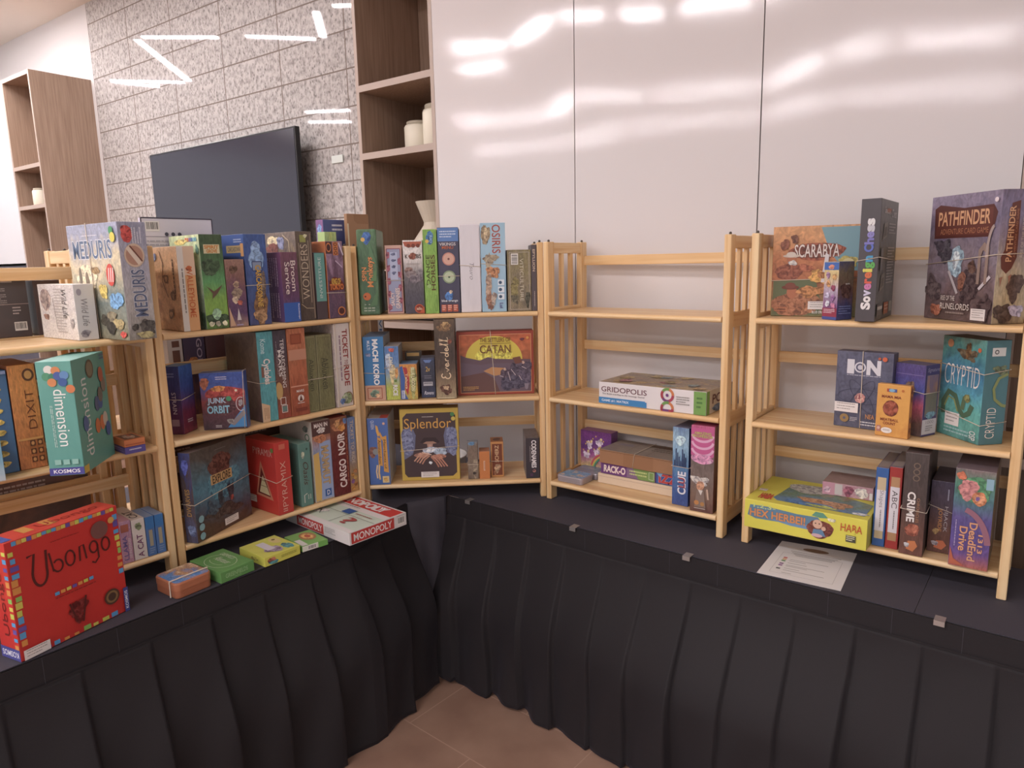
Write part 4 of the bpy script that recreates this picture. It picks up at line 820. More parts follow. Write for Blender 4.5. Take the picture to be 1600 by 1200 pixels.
x.r('F', .28, .5, .74, .9, 'b4bcd8'); [x.blob('F', .5, .87 - i * .09, .12, .022, '5a6288', i, .4) for i in range(4)]
x.t('F', 'SAUCY', .24, .12, .46, .32, 'f0e0dc', 90, .02, out='8a4050').t('F', 'GRANNIES', .54, .08, .8, .38, 'f0e0dc', 90, .02, out='8a4050'); x.band((.49, .49, .49, .49))
x.place('C', .1205, .04, Z1 + .001, 0, 'narrow pink framed box with lilac middle, right of the dark green box', GC1)
x = Box(.071, .19, .267, 'e4ddd8', {'F': art(['4c4654', '54505c', '6a6468', 'd8d0cc', 'e0dad6'], 1.8, 1.0, .5, 61), 'T': 'd8bca8'})
x.p('F', [(.02, .98), (.98, .98), (.9, .93), (.3, .9), (.1, .92)], 'b0583c'); [x.dot('F', u, .925, .007, '7a3a28') for u in (.3, .54, .78)]
x.t('F', 'K', .1, .755, .24, .81, '4a3a34').t('F', 'BS', .68, .755, .92, .81, '4a3a34').blob('F', .48, .785, .19, .045, '8a4a34', 2).n('F', .15, .66, .86, .69, 2, 'a8a09c').blob('F', .25, .59, .2, .05, '8a6a60', 3).blob('F', .4, .53, .3, .06, '8c7c7c', 4).blob('F', .85, .56, .12, .06, '8a8488', 5).blob('F', .6, .48, .36, .06, '7a7078', 6)
x.dot('F', .72, .07, .0165, 'c4582c').dot('F', .72, .07, .013, '8a2c1c').t('F', 'iello', .58, .05, .86, .09, 'e8c8a8').p('F', [(.7, .005), (.99, .005), (.99, .1)], 'c4582c')
x.place('C', .1885, .02, Z1 + .001, 0, 'white topped box fading to dark grey with orange corner badges', GC1)
x = Box(.0494, .2, .3037, '7fae3c', {'F': art(['74a434', '88b844', '7cac3c', '86b03c'], 1.4, .3, .2, 62)})
x.t('F', 'DANCE', .16, .34, .44, .70, '4a5c22', 90, .02, out='a0b850', ob=.05).t('F', 'HORSES', .50, .28, .82, .70, '5a4a1c', 90, .02, out='a8b850', ob=.05).blob('F', .5, .9, .26, .08, '3a74a8', 2, .2).dot('F', .3, .86, .0065, 'dcb83c').t('F', 'RIO', .5, .84, .68, .93, '9cc0e0', -90).frame('F', .72, .03, .86, .22, .001, '56802c').dot('F', .35, .33, .007, '9cc070')
x.place('C', .2635, .008, Z1 + .001, 0, 'grass green box with dark capitals reading upwards on the corner top shelf', GC1)
x = Box(.076, .2, .3095, '4c4a60', {'F': art(['3c3a50', '4c4a62', '4a4a5e'], 1.2, .4, .2, 63)})
x.r('F', .0, .84, 1, .995, '5d86c4').n('F', .1, .87, .9, .96, 3, 'c4d4ec').t('F', 'VIKINGS', .08, .79, .86, .825, 'd8d0d0').t('F', 'MENU', .2, .75, .74, .785, 'c8642c')
x.dot('F', .5, .635, .0235, 'c88878').dot('F', .5, .635, .0195, 'd8a894').dot('F', .5, .635, .004, '7a4a48').dot('F', .5, .425, .0235, '8ca07c').dot('F', .5, .425, .0185, 'b8c8a4').dot('F', .5, .425, .004, '4a6a4c')
x.blob('F', .46, .2, .2, .05, '4a86cc', 2, .15).blob('F', .55, .25, .08, .02, 'e0c8a8', 3).t('F', 'blue orange', .1, .125, .88, .16, 'e4e8ee'); [x.r('F', u, .015, u + .24, .1, 'c05a3c') for u in (.08, .36, .64)]; [x.n('F', u + .04, .025, u + .2, .09, 3, 'ecc8b8', 0, int(u * 99)) for u in (.08, .36, .64)]
x.band((.435, .435, .43, .43))
x.place('C', .316, .012, Z1 + .001, 0, 'dark indigo box with a red and a green round emblem and light blue top', GC1)
x = Box(.074, .2, .319, 'd9d4da', {'F': art(['d4d0d6', 'dedae0', 'dad6dc'], 1.5, .3, .5, 64)}, bev=.003)
x.t('F', 'Tsuro', .46, .38, .68, .58, '5c5660', -90, -.015, sh=.25); x.band((.545, .52, .52, .54))
x.place('C', .395, .012, Z1 + .001, 0, 'box wrapped in plain white paper with handwritten word', GC1)
x = Box(.0905, .2, .3225, '9cc0d8', {'F': art(['8ab8d4', '9cc4dc', 'a4cce0'], 1.4, .3, .3, 65)})
x.t('F', 'OSIRIS', .46, .66, .80, .98, 'a84a44', -90, .01, out='d8d0d0', ob=.04).blob('F', .2, .87, .16, .12, 'a08a68', 1, .3).blob('F', .22, .88, .07, .08, 'cdb890', 2).blob('F', .38, .6, .3, .05, 'a8987c', 3, .4).blob('F', .3, .5, .1, .16, 'a89a80', 4, .4).blob('F', .48, .45, .24, .07, 'c08454', 5, .3).blob('F', .28, .3, .12, .14, 'b89c84', 6, .4).blob('F', .32, .12, .14, .1, 'a8785c', 7, .4).blob('F', .48, .15, .1, .08, 'b8a898', 8, .4)
for v in (.3, .22, .14): x.r('F', .66, v, .92, v + .065, 'dce8f0'); x.dot('F', .76, v + .032, .006, '3f5a78')
x.t('F', 'Lui', .72, .04, .86, .1, '5a4a8c', -90); x.band((.55, .525, .52, .55))
x.place('C', .4722, .012, Z1 + .001, 0, 'pale blue box with large red letters reading downwards, tallest on the corner shelf', GC1)
x = Box(.0875, .15, .2243, '6a5a50', {'F': art(['5c5048', '8a7c60', '8c8054', '70644e'], 2.5, .3, .5, 66)})
x.frame('F', .1, .03, .92, .96, .002, 'b8ac9c').t('F', 'VITICULTURE', .52, .16, .68, .86, 'd8d0b8', -90, -.01).barcode('F', .16, .76, .46, .94, 1).blob('F', .3, .4, .16, .16, '8c8048', 2, .4).blob('F', .84, .2, .1, .12, '4c4a38', 3, .4).blob('F', .3, .2, .14, .08, '6e6850', 5, .4)
x.place('C', .5680, .012, Z1 + .001, 0, 'brown and olive box with barcode at the right end of the corner top shelf', GC1)
x = Box(.0195, .14, .2413, '5a5054'); x.t('F', 'EPYLLION', .25, .6, .7, .93, 'd0b8a0', -90).n('F', .3, .06, .6, .3, 1, 'b8a8a0', -90)
x.place('C', .657, .012, Z1 + .001, 0, 'thin dark box squeezed against the right post of the corner bookcase', GC1)

x = Box(.076, .2, .240, '2f7cb8', {'F': art(['2a74b0', '2f80bc'], 1, .3, .1, 67), 'T': '6a8ab0', 'R': art(['7a90a4', '9aa4a8', '8a8478'], 4, .4, .5, 68)})
x.r('F', .0, .0, 1, .24, 'c89c80').frame('F', .13, .03, .82, .2, .003, 'a85a3c').blob('F', .46, .11, .22, .06, '7a9a80', 2).blob('F', .6, .08, .12, .03, 'd8b080', 3).t('F', 'MACHI KORO', .46, .25, .72, .96, 'eef0f2', -90, .04, out='1c5888', ob=.06).t('F', 'MULTI', .2, .8, .34, .94, 'd8e4f0', -90).blob('F', .24, .72, .12, .03, '7a88b0', 5)
x.band((.44, .42, .42, .44))
x.place('C', .0255, .006, Z2 + .001, 0, 'bright blue upright box at the left end of the corner middle shelf', GC2)
x = Box(.052, .14, .203, '9ab0c8', {'F': art(['b8c43c', 'b0bc40', '8aa8c4', '5a86c0', '5c88c4'], 1.6, .95, .3, 69), 'T': 'b8b4b4', 'R': 'a8a49c'})
x.t('F', 'RICE', .5, .08, .82, .28, 'f0f0ec', -90, .03, out='5a5a50', ob=.06).blob('F', .5, .5, .2, .18, 'e0cc90', 3, .35).blob('F', .25, .72, .2, .16, 'b8c8dc', 4).blob('F', .5, .93, .18, .04, 'd05a4c', 5).blob('F', .8, .5, .12, .1, 'd89a4c', 6).t('F', 'DICE', .3, .54, .56, .8, 'e6dcc0', -90, .02).dot('F', .7, .36, .005, '6a8a3c')
x.band((.6, .61, .6, .6))
x.place('C', .1035, .006, Z2 + .001, 0, 'blue over lime box beside the bright blue upright box', GC2)
x = Box(.0640, .1, .1345, 'd0963a', {'F': art(['8aa04c', 'd0a83c', 'e09a34', 'd88c34'], 1.8, .6, .4, 70), 'T': '6f96c0'})
x.p('F', [(.02, .01), (.02, .92), (.16, .95), (.3, .6), (.24, .2), (.44, .01)], '3f64ac').p('F', [(.2, .92), (.42, .9), (.56, .5), (.44, .12), (.28, .3), (.34, .6)], 'b83440').t('F', 'Taluva', .32, .3, .46, .75, 'eed8a0', -90).blob('F', .76, .5, .2, .44, 'a8a85c', 3, .25).t('F', 'BLUE LAGOON', .66, .25, .86, .9, 'e6e0b0', -90, .03, out='6a7a3c').r('F', .08, .03, .26, .26, 'c8d0e0').t('F', 'mini', .11, .05, .22, .24, '3f54a0', -90)
x.place('C', .1562, .006, Z2 + .001, 0, 'small colourful blue, red and yellow box in the middle of the corner shelf', GC2, 'card_game_box')
x = Box(.06, .05, .165, '4a4036'); x.r('F', .1, .9, .9, .98, 'c89a4c').n('T', .1, .1, .9, .8, 3, 'c8a060')
x.place('C', .168, .125, Z2 + .001, 0, 'dark little box with yellow rim behind the small colourful box', GC2, 'card_game_box')
x = Box(.0535, .08, .1525, '3f4258', {'F': art(['3a5080', '3c3e50', '42465a', '4a5478'], 1.4, .6, .2, 71), 'T': '5a5e70'})
x.p('F', [(.2, .95), (.8, .95), (.66, .88), (.34, .88)], '6a8ac4').t('F', '2v', .36, .66, .66, .78, 'd0a848').n('F', .24, .46, .76, .56, 2, '7a7c8c').r('F', .16, .3, .82, .4, 'b8b8c0').n('F', .2, .32, .78, .38, 1, '6a6a74').t('F', 'Ravens', .2, .08, .86, .17, 'dce0ee', 0, .01, sh=.3)
x.place('C', .2325, .03, Z2 + .001, 0, 'small dark navy box left of the brown box with cream script', GC2, 'card_game_box')
x = Box(.0755, .21, .299, '5a463a', {'F': art(['b8a47c', '8a7458', '54443a', '4c3e38', '5a4a3c', '6a5440'], 1.6, .95, .4, 72)})
def script(F, pts, u0, v0, u1, v1, wd, c_):   # a line running up the spine: text x axis -> v, text y axis -> -u
    x.l(F, [(u1 - (u1 - u0) * b_, v0 + (v1 - v0) * a) for a, b_ in pts], wd, c_, 'title_lettering')
script('F', arc(.10, .70, .05, .16, 20, 250, 8) + arc(.10, .34, .07, .24, 110, 330, 8), .22, .24, .8, .78, .0042, 'e8cca4')
script('F', [(.2, .42), (.23, .22), (.29, .52)], .22, .24, .8, .78, .0032, 'e8cca4')
script('F', [(.315, .36), (.385, .38)] + arc(.35, .36, .035, .14, 10, 300, 10) + [(.42, .3)], .22, .24, .8, .78, .0032, 'e8cca4')
script('F', [(.445, .22), (.455, .5), (.452, .38), (.475, .5), (.505, .48)], .22, .24, .8, .78, .0032, 'e8cca4')
script('F', arc(.58, .36, .035, .13, 20, 340, 10) + [(.64, .9), (.63, .22)], .22, .24, .8, .78, .0032, 'e8cca4')
script('F', [(.675, .36), (.745, .38)] + arc(.71, .36, .035, .14, 10, 300, 10) + [(.77, .3)], .22, .24, .8, .78, .0032, 'e8cca4')
script('F', [(.78, .24), (.86, .95), (.82, .95), (.83, .22), (.89, .26), (.95, .98), (.91, .98), (.92, .22), (.99, .3)], .22, .24, .8, .78, .0032, 'e8cca4')
x.blob('F', .5, .9, .34, .05, '8a6844', 2, .4).blob('F', .55, .93, .16, .04, 'b8945c', 3, .4).blob('F', .5, .12, .28, .06, '6a4434', 4, .4).blob('F', .5, .14, .12, .03, 'c8a880', 5, .4).blob('F', .75, .72, .1, .03, '8a4a34', 6).r('F', .05, .008, .9, .02, 'd0c098')
x.place('C', .2903, -.004, Z2 + .001, 0, 'brown box with cream handwriting reading upwards, left of the sunset box', GC2)
SUN = art(['6a4a44', '7a5048', 'a05a34', 'c86a34', 'c0582c'], 1.2, .95, .4, 73)
x = Box(.2929, .07, .2435, '9c3c2c', {'F': 'a0402c', 'T': 'a84a38'})
x.r('F', .035, .035, .968, .955, 'dc9c6c').r('F', .042, .043, .961, .947, SUN)
x.p('F', [(.14, .55)] + [(.48 + .37 * cos(R_(a)), .56 + .37 * sin(R_(a))) for a in range(178, -2, -6)] + [(.85, .55)], 'd8c430').blob('F', .48, .62, .24, .14, 'e4dc3c', 3, .08)
x.p('F', [(.045, .64), (.12, .6), (.3, .55), (.4, .6), (.5, .57), (.68, .56), (.958, .55), (.958, .045), (.045, .045)], '6a5460').p('F', [(.045, .52), (.3, .48), (.5, .5), (.958, .49), (.958, .045), (.045, .045)], '6e5c6c')
x.p('F', [(.34, .38), (.45, .44), (.62, .42), (.6, .32), (.48, .3)], 'c08a54').p('F', [(.045, .3), (.35, .36), (.48, .26), (.55, .045), (.045, .045)], '6a4a48')
for u, v, a, b_, c_ in ((.64, .3, .07, .14, '5a4a5c'), (.76, .32, .08, .16, '4e4458'), (.88, .3, .08, .2, '5c5068'), (.9, .42, .07, .1, '54485c'), (.72, .18, .16, .12, '4e4860'), (.62, .4, .018, .022, 'c0a090'), (.86, .5, .02, .025, 'c8a898')): x.blob('F', u, v, a, b_, c_, int(u * 90), .3)
x.p('F', [(.72, .58), (.82, .6), (.85, .5), (.76, .48)], '7a4a3c'); [x.l('F', q, .003, 'b8a8b0') for q in ([(.55, .3), (.6, .28)], [(.7, .4), (.76, .3)], [(.66, .36), (.69, .22)], [(.84, .44), (.9, .4)], [(.8, .3), (.84, .22)])]
x.t('F', 'CATAN', .30, .66, .70, .79, '6a4a24', 0, .01, out='e0c040', ob=.05).t('F', 'THE SETTLERS OF', .30, .835, .70, .905, '7a5424', 0, .01, out='d8c048', ob=.03).r('F', .3, .81, .7, .816, '6a3c24')
x.n('F', .07, .07, .28, .14, 3, 'cc9a54').dot('F', .92, .89, .0055, 'dc9a3c').blob('F', .85, .87, .03, .02, '6a2c3c', 3).p('F', [(.87, .17), (.93, .17), (.92, .09), (.9, .07), (.88, .09)], '8c8090'); x.vband(.44, .49)
x.place('C', .3700, .05, Z2 + .001, 0, 'wide sunset landscape box with yellow sun and red border', GC2)

x = Box(.0775, .2, .2597, '4468b0', {'F': art(['3f60a8', '4870b8', '4468b0'], 1, .3, .2, 74), 'T': 'a8a098', 'R': art(['a8b0bc', 'b8b8b4', '9aa0ac'], 3, .4, .4, 75)})
x.blob('F', .22, .5, .22, .08, '8a5a4c', 3).dot('F', .36, .5, .012, '8a9090').p('F', [(.46, .3), (.66, .28), (.64, .7), (.46, .72)], 'd89c34').p('F', [(.7, .2), (.94, .18), (.9, .74), (.72, .72), (.6, .8), (.56, .74), (.72, .66)], 'd89c34').p('F', [(.4, .9), (.5, .88), (.58, .76), (.5, .72), (.42, .8)], 'e0a83c').l('F', [(.4, .3), (.34, .2), (.38, .1)], .005, 'e8c890').l('F', [(.5, .3), (.46, .18), (.5, .08)], .006, 'e8c070')
x.t('F', 'Amsterdam', .48, .32, .62, .68, '4a3424', -90, .0).t('F', 'Merchants of', .74, .24, .86, .68, '4a3424', -90, .0).r('F', .62, .03, .94, .13, 'e0c88c').blob('F', .78, .08, .1, .03, 'c89838', 4).t('F', 'QUEEN', .16, .84, .34, .97, 'c0cce4', -90).dot('F', .8, .92, .005, 'd8a890').r('T', .6, .0, .98, .3, 'c04a3c')
x.place('C', .0255, -.005, Z3 + .001, 0, 'blue box with golden ribbon lettering at the left end of the corner bottom shelf', GC3)
x = Box(.223, .068, .2835, 'c0a02c', {'F': 'c8a830', 'T': 'a89050'}, bev=.0016)
x.p('F', [(.05, .1), (.1, .05), (.88, .05), (.95, .1), (.95, .9), (.88, .94), (.12, .94), (.05, .88)], '4c3c3e').p('F', [(.05, .3), (.05, .72), (.2, .76), (.28, .6), (.26, .4), (.1, .32)], '6a7090').p('F', [(.95, .34), (.95, .7), (.78, .74), (.72, .56), (.8, .38)], '6a7090').blob('F', .12, .55, .06, .14, '8088a8', 2).blob('F', .88, .55, .06, .14, '7c84a4', 3)
x.t('F', 'Splendor', .07, .68, .88, .87, 'dca43c', 0, -.005, out='6a4a1c', ob=.02).n('F', .38, .875, .58, .89, 1, 'd8d0c4')
x.blob('F', .12, .55, .1, .2, '7c86ac', 21, .15).blob('F', .88, .55, .1, .2, '7680a6', 22, .15)
x.p('F', [(.2, .08), (.16, .3), (.24, .45), (.26, .62), (.3, .69), (.7, .69), (.74, .62), (.76, .45), (.84, .3), (.8, .08)], '4a3a3e').p('F', [(.33, .53), (.4, .6), (.6, .6), (.67, .53), (.5, .5)], '3a2c30').p('F', [(.38, .52), (.44, .545), (.56, .545), (.62, .52), (.5, .505)], 'a8806c').p('F', [(.45, .51), (.55, .51), (.54, .45), (.46, .45)], 'b48c7c').e('F', .5, .475, .02, .03, 'c8a090')
x.blob('F', .5, .425, .13, .045, 'b8c4d8', 23, .3).blob('F', .68, .40, .1, .055, 'a4b8cc', 24, .3).blob('F', .5, .42, .07, .022, 'dce2ea', 25, .3)
x.blob('F', .36, .36, .13, .038, 'c08c74', 26, .1).blob('F', .64, .33, .13, .036, 'b87c64', 27, .1)
for i in range(4):
    x.l('F', [(.40 + i * .03, .385 - i * .012), (.30 + i * .035, .345 - i * .016), (.22 + i * .045, .275 - i * .014)], .0052, ['d09c80', 'c88e74', 'd4a084', 'c48a70'][i]); x.l('F', [(.60 - i * .03, .355 - i * .008), (.70 - i * .035, .29 - i * .012), (.79 - i * .05, .19 - i * .002)], .0052, ['c88a70', 'bc7e66', 'cc9076', 'b87a62'][i])
x.blob('F', .5, .25, .03, .02, 'd8e4ec', 28, .3)
x.l('F', [(.36, .4), (.44, .38), (.52, .36)], .004, 'e0c0ac').sticker('F', .33, .045, .64, .125).dot('F', .9, .915, .008, '4a8a4c').dot('F', .915, .855, .008, 'd0b83c'); x.band((.42, .47, .45, .42))
x.place('C', .144, .03, Z3 + .001, 0, 'yellow edged box with dark robed figure holding a jewel between the fingers', GC3)
x = Box(.0405, .03, .15, '7a685c', {'F': art(['5a4a42', '8a7a68', '7c6858', '8a9aa4'], 2, .6, .5, 76), 'T': '8a9098'}, bev=.003); x.blob('F', .4, .95, .3, .05, '5a8cb4', 2).blob('F', .7, .3, .22, .26, 'a09078', 3).dot('F', .6, .16, .006, '3c3430'); x.band((.4, .39, .39, .4))
x.place('C', .3985, .02, Z3 + .001, 0, 'small brown box with blue top patch right of the yellow edged box', GC3, 'card_game_box')
x = Box(.0405, .06, .1092, 'cc7a34', {'T': 'b07858'}); x.r('F', .4, .3, .56, .66, 'e0b898').n('F', .42, .32, .54, .64, 1, 'a85a2c', -90)
x.place('C', .4428, .02, Z3 + .001, 0, 'small plain orange box between two small brown boxes', GC3, 'card_game_box')
x = Box(.049, .075, .1407, 'c88a44', {'T': 'a86a3c'}); x.r('F', .1, .05, .9, .94, '7a3c20').t('F', 'SCHERZ', .32, .42, .62, .9, 'd8b080', 90, .02).blob('F', .5, .25, .24, .12, 'b8946c', 3, .4).blob('F', .3, .12, .1, .06, 'a06a44', 4).blob('T', .5, .5, .3, .3, '5c3020', 2); x.band((.45, .45, .45, .45))
x.place('C', .4885, .04, Z3 + .001, 0, 'small brown box with tan border, third of the little boxes on the bottom shelf', GC3, 'card_game_box')
x = Box(.0525, .155, .160, '443840', {'F': art(['34303a', '40363c'], 1, .4, .2, 77), 'L': art(['8a8080', '7c7070', '948888'], 2, .4, .3, 78), 'T': art(['4a4040', '7a7070', '584c4c'], 6, .3, .5, 79)})
x.t('F', 'CODENAMES', .42, .26, .76, .94, 'ece6e6', -90, .03).n('F', .24, .4, .34, .8, 1, 'a09898', -90).dot('F', .6, .18, .006, 'c07a6c').dot('F', .58, .19, .003, '443840').r('F', .3, .05, .5, .12, '5a3a5a')
x.place('C', .6225, .005, Z3 + .001, 0, 'dark box with white capitals at the right end of the corner bottom shelf', GC3)
# white tub standing on the table behind the corner bookcase
o = empty('plastic_tub', U2W('C', .26, .395, .0015)); tag(o, 'white plastic tub on the table behind the corner bookcase, seen under the shelf', 'tub')
b = MB(); b.lathe([(.085, 0), (.12, .02), (.128, .07), (.132, .075), (.124, .075), (.115, .02), (.08, .006)], flat('e4e0de', .4), 36); b.build('tub_body', o, True)

# ================================================================== middle bookcase of the right table (D)
GD = 'boxes on the lower shelves of the middle bookcase'
x = Box(.4, .235, .0777, 'dedad8', {'F': 'e2dcdc', 'T': art(['a89060', 'c0a878', '9a8a84', 'b0a078', 'a87a80'], 6, .2, .6, 80), 'R': art(['d8d4d0', 'c8c4b8'], 3, .4, .2, 81)})
x.t('F', 'GRIDOPOLIS', .025, .56, .47, .80, '6a3c44', 0, .01).t('F', 'The Build-and-Play-in-3D Strategy Game!', .035, .42, .45, .50, '5a5054').r('F', .0, .02, .455, .30, '2f86c4').r('F', .455, .02, .47, .26, '2f86c4').t('F', 'GAME #1: MATRIX', .03, .10, .30, .22, 'e4ecf4')
for cx_, cy_, R1 in ((.66, .7, .02), (.66, .12, .02)):
    for a, c_ in ((0, 'd07a3c'), (72, '6a9a44'), (144, 'a83440'), (216, '7a3c7a'), (288, 'b03c54')):
        pts = [(cx_ + (R1 * cos(R_(a + 9 * i))) / .4, cy_ + R1 * sin(R_(a + 9 * i)) / .0777) for i in range(9)]
        if cy_ < .3: pts = [(u, max(v, .03)) for u, v in pts]
        x.l('F', pts, .009, c_)
x.dot('F', .66, .7, .0055, '7a3c84').n('F', .74, .3, .86, .7, 4, '9a9490').r('F', .895, .01, 1, .99, '74a448').n('F', .92, .2, .97, .75, 3, '4a7a34').r('R', .0, .01, .1, .99, '74a448').t('R', 'POLIS', .2, .4, .85, .8, '6a3c44').blob('R', .4, .2, .2, .15, '6a8ab4', 3)
for i in range(14): x.blob('T', random.uniform(.08, .92), random.uniform(.1, .9), .05, .09, ['b89c6a', '8a9a9c', 'a8707a', 'c8b478', '9a8a5c'][i % 5], i, .3)
x.place('D', .233, .004, Z2 + .001, 0, 'flat wide white box with colourful rings alone on the middle shelf', GD)
t_ = rounded_tin(.113, .085, .025, .012, flat('b0a4a8', .25, .3), (flat('b4a8ac', .25, .3), art(['b09078', 'd0c0b0', '6aa0cc', '8ab4d8', 'c0a890'], 3, .1, .6, 82, .25)), 'small silver tin with blue picture lid at the left end of the low shelf', 'D', .04, .012, 0, 'tins', Z3 + .001)
t_ = rounded_tin(.115, .085, .024, .012, flat('98909a', .25, .3), (flat('a09aa4', .25, .3), art(['9a8c84', '7a8ca8', 'b8b0b0'], 3, .1, .6, 83, .25)), 'second silver tin behind the small tin with blue lid', 'D', .052, .0995, 0, 'tins', Z3 + .001)
x = Box(.139, .05, .166, '7a4a8c', {'F': art(['7ab0c8', 'd8c070', 'b05a9c', '6a3a84', '7c3c8c', '8a4a94'], 2, .8, .5, 84), 'T': 'a06a9c'})
for u, v in ((.3, .65), (.62, .72), (.2, .4), (.55, .5)): x.blob('F', u, v, .1, .09, 'd8c8dc', int(u * 50), .4).blob('F', u + .06, v + .09, .04, .04, 'e0c890', 3)
[x.dot('F', random.uniform(.05, .95), random.uniform(.4, .95), .003, 'e0b84c') for _ in range(14)]; x.l('F', arc(.9, .05, .55, .45, 100, 165), .006, 'd84a5c').l('F', arc(.9, .05, .5, .4, 100, 165), .006, 'e0c04c').l('F', arc(.9, .05, .45, .35, 100, 165), .006, '4aa07c')
x.place('D', .038, .186, Z3 + .001, 0, 'purple box with white winged horse shapes at the back of the low shelf', GD)
x = Box(.33, .16, .037, 'dcc4a8', {'F': 'e0c8aa', 'T': 'd8c0a4'}); x.l('F', [(.0, .72), (1, .72)], .001, 'a88c70')
x.place('D', .179, .085, Z3 + .001, .3, 'plain cream wooden box at the bottom of the stack', 'stacked boxes on the low middle shelf')
x = Box(.225, .155, .041, '6a3c80', {'F': art(['7a4a8a', '6a3a80'], 1, .3, .2, 85, horiz=0)})
x.t('F', 'RACK-O', .06, .2, .46, .82, 'ecdcd4', 0, .04, out='b03c50', ob=.07, sh=.05).p('F', [(.49, .03), (.49, .97), (.99, .97), (.99, .03)], '7a9c4c').p('F', [(.49, .03), (.49, .97), (.6, .97), (.7, .03)], '8a6a8c').n('F', .54, .2, .86, .75, 2, 'c8d080').frame('F', .89, .2, .97, .85, .0015, 'd8e4c0')
x.place('D', .190, .088, Z3 + .0392, 0, 'flat purple and green box in the stack under the brown carton', 'stacked boxes on the low middle shelf')
x = Box(.0925, .155, .041, '34509c', {'F': '3a5aa0', 'T': '4468a8'}); x.t('F', 'IZZI', .14, .15, .95, .88, 'c83c34', 0, .05, out='a8c0e0', ob=.08).p('F', [(.02, .98), (.3, .98), (.2, .6)], '7ab0d8')
x.place('D', .4165, .088, Z3 + .0392, 0, 'flat blue box with red letters next to the flat purple box', 'stacked boxes on the low middle shelf')
x = Box(.315, .165, .052, 'a87c58', {'F': 'a87850', 'T': art(['9a8c80', '8c8078', 'a89a8c'], 3, .2, .3, 86), 'L': '9c7450'})
x.r('F', .32, .0, .7, 1, 'a07048').n('T', .55, .4, .95, .9, 4, '6a6058').n('T', .1, .5, .3, .65, 2, '8a84a4').r('T', .45, .74, .75, .9, '6a5444').r('T', .32, .02, .325, .98, '7a7068').r('T', .6, .02, .605, .98, '7a7068'); x.l('F', [(0, .93), (1, .93)], .002, '7a5438').vband(.47, .44)
x.place('D', .1888, .08, Z3 + .0814, 0, 'brown carton with grey printed top held by a rubber band, topmost of the stack', 'stacked boxes on the low middle shelf')
x = Box(.0585, .15, .271, '3c4c8c', {'F': art(['3a4484', '3f5c9c', '5a8cb8', '9ac0d8', '3a5494'], 2.4, .8, .5, 87), 'T': '7a7c98'})
x.t('F', 'CLUE', .35, .15, .85, .44, 'e4e4ec', 90, .03, out='34407c', ob=.06).t('F', 'LU', .42, .24, .8, .36, 'a83444', 90, .03); [x.r('F', .1 + .1 * i, .5, .16 + .1 * i, .58 + .05 * (i * 3 % 4), '2c3460') for i in range(8)]; x.blob('F', .5, .84, .3, .06, 'c0e0ec', 3); x.band((.5, .5, .5, .5))
x.place('D', .5105, .022, Z3 + .001, -1, 'blue city skyline box with white letters beside the pink topped box', GD)
x = Box(.0775, .15, .292, '7a5a54', {'F': art(['6a4038', '7c6050', '7a6860', '70605c', 'c86a90', 'c84c84'], 1.4, .95, .4, 88), 'R': art(['5a3a30', '7a4038', '8a7464', 'a87088'], 2, .9, .4, 89), 'T': 'b04a70'})
x.p('F', [(.0, .66), (.0, .97), (.98, .97), (.98, .66), (.7, .61), (.3, .62)], 'c85490')
for v in (.86, .78, .7): x.l('F', arc(.5, v + .05, .46, .09, 190, 350), .008, 'e0a8c8')
x.t('F', 'AMAZING', .14, .90, .86, .93, 'c8c060', 0, .02, out='4a4a3c').t('F', 'PROFESSOR', .06, .865, .94, .895, 'c8c060', 0, .02, out='4a4a3c').blob('F', .5, .62, .48, .055, 'd890b8', 4, .12)
x.blob('F', .42, .37, .34, .055, 'c8c0b8', 5, .45).blob('F', .45, .31, .17, .055, 'c8906c', 6, .1).p('F', [(.3, .26), (.6, .26), (.7, .06), (.2, .06)], '8a7468').p('F', [(.36, .26), (.56, .26), (.48, .2)], 'd8d0c8').l('F', [(.74, .28), (.8, .16)], .006, 'c8a890').dot('F', .3, .11, .008, 'c8843c').dot('F', .55, .1, .007, 'b8803c').n('F', .2, .03, .7, .05, 1, 'd0c0b8').dot('F', .84, .6, .005, 'e0b8c8')
x.place('D', .5865, -.002, Z3 + .001, 4, 'tall box with pink cloud top and wild haired cartoon professor', GD)

# ================================================================== right bookcase (E)
GE1, GE2, GE3 = 'boxes on the top shelf of the right bookcase', 'boxes on the middle shelf of the right bookcase', 'boxes on the bottom shelf of the right bookcase'
x = Box(.246, .06, .2673, 'b07850', {'F': art(['6a7a4c', '8a7a4c', 'b0683c', 'c87c48', 'd89a60', 'd8a068'], 2.2, .85, .5, 90)})
x.p('F', [(.54, .98), (.98, .98), (.98, .5), (.8, .52), (.64, .72)], '7ca8b4').p('F', [(.02, .4), (.5, .42), (.56, .2), (.56, .02), (.02, .02)], '6a7450').blob('F', .3, .14, .26, .13, 'b0744c', 2, .2).blob('F', .5, .72, .31, .095, 'a85434', 3, .12).blob('F', .5, .72, .27, .072, '7c3c28', 4, .1)
x.t('F', 'SCARABYA', .25, .655, .75, .80, 'e4d8d0', 0, .01, out='5c2c1c', ob=.06).blob('F', .2, .5, .16, .09, '9c5438', 8, .15).e('F', .22, .63, .055, .055, 'b8704c').e('F', .22, .675, .10, .018, 'd0c0b0').e('F', .215, .69, .055, .03, 'd8ccc0').blob('F', .235, .595, .05, .03, 'd0ccc8', 7, .2).blob('F', .18, .52, .13, .06, '9c5438', 8).blob('F', .38, .54, .09, .04, 'b0603c', 9)
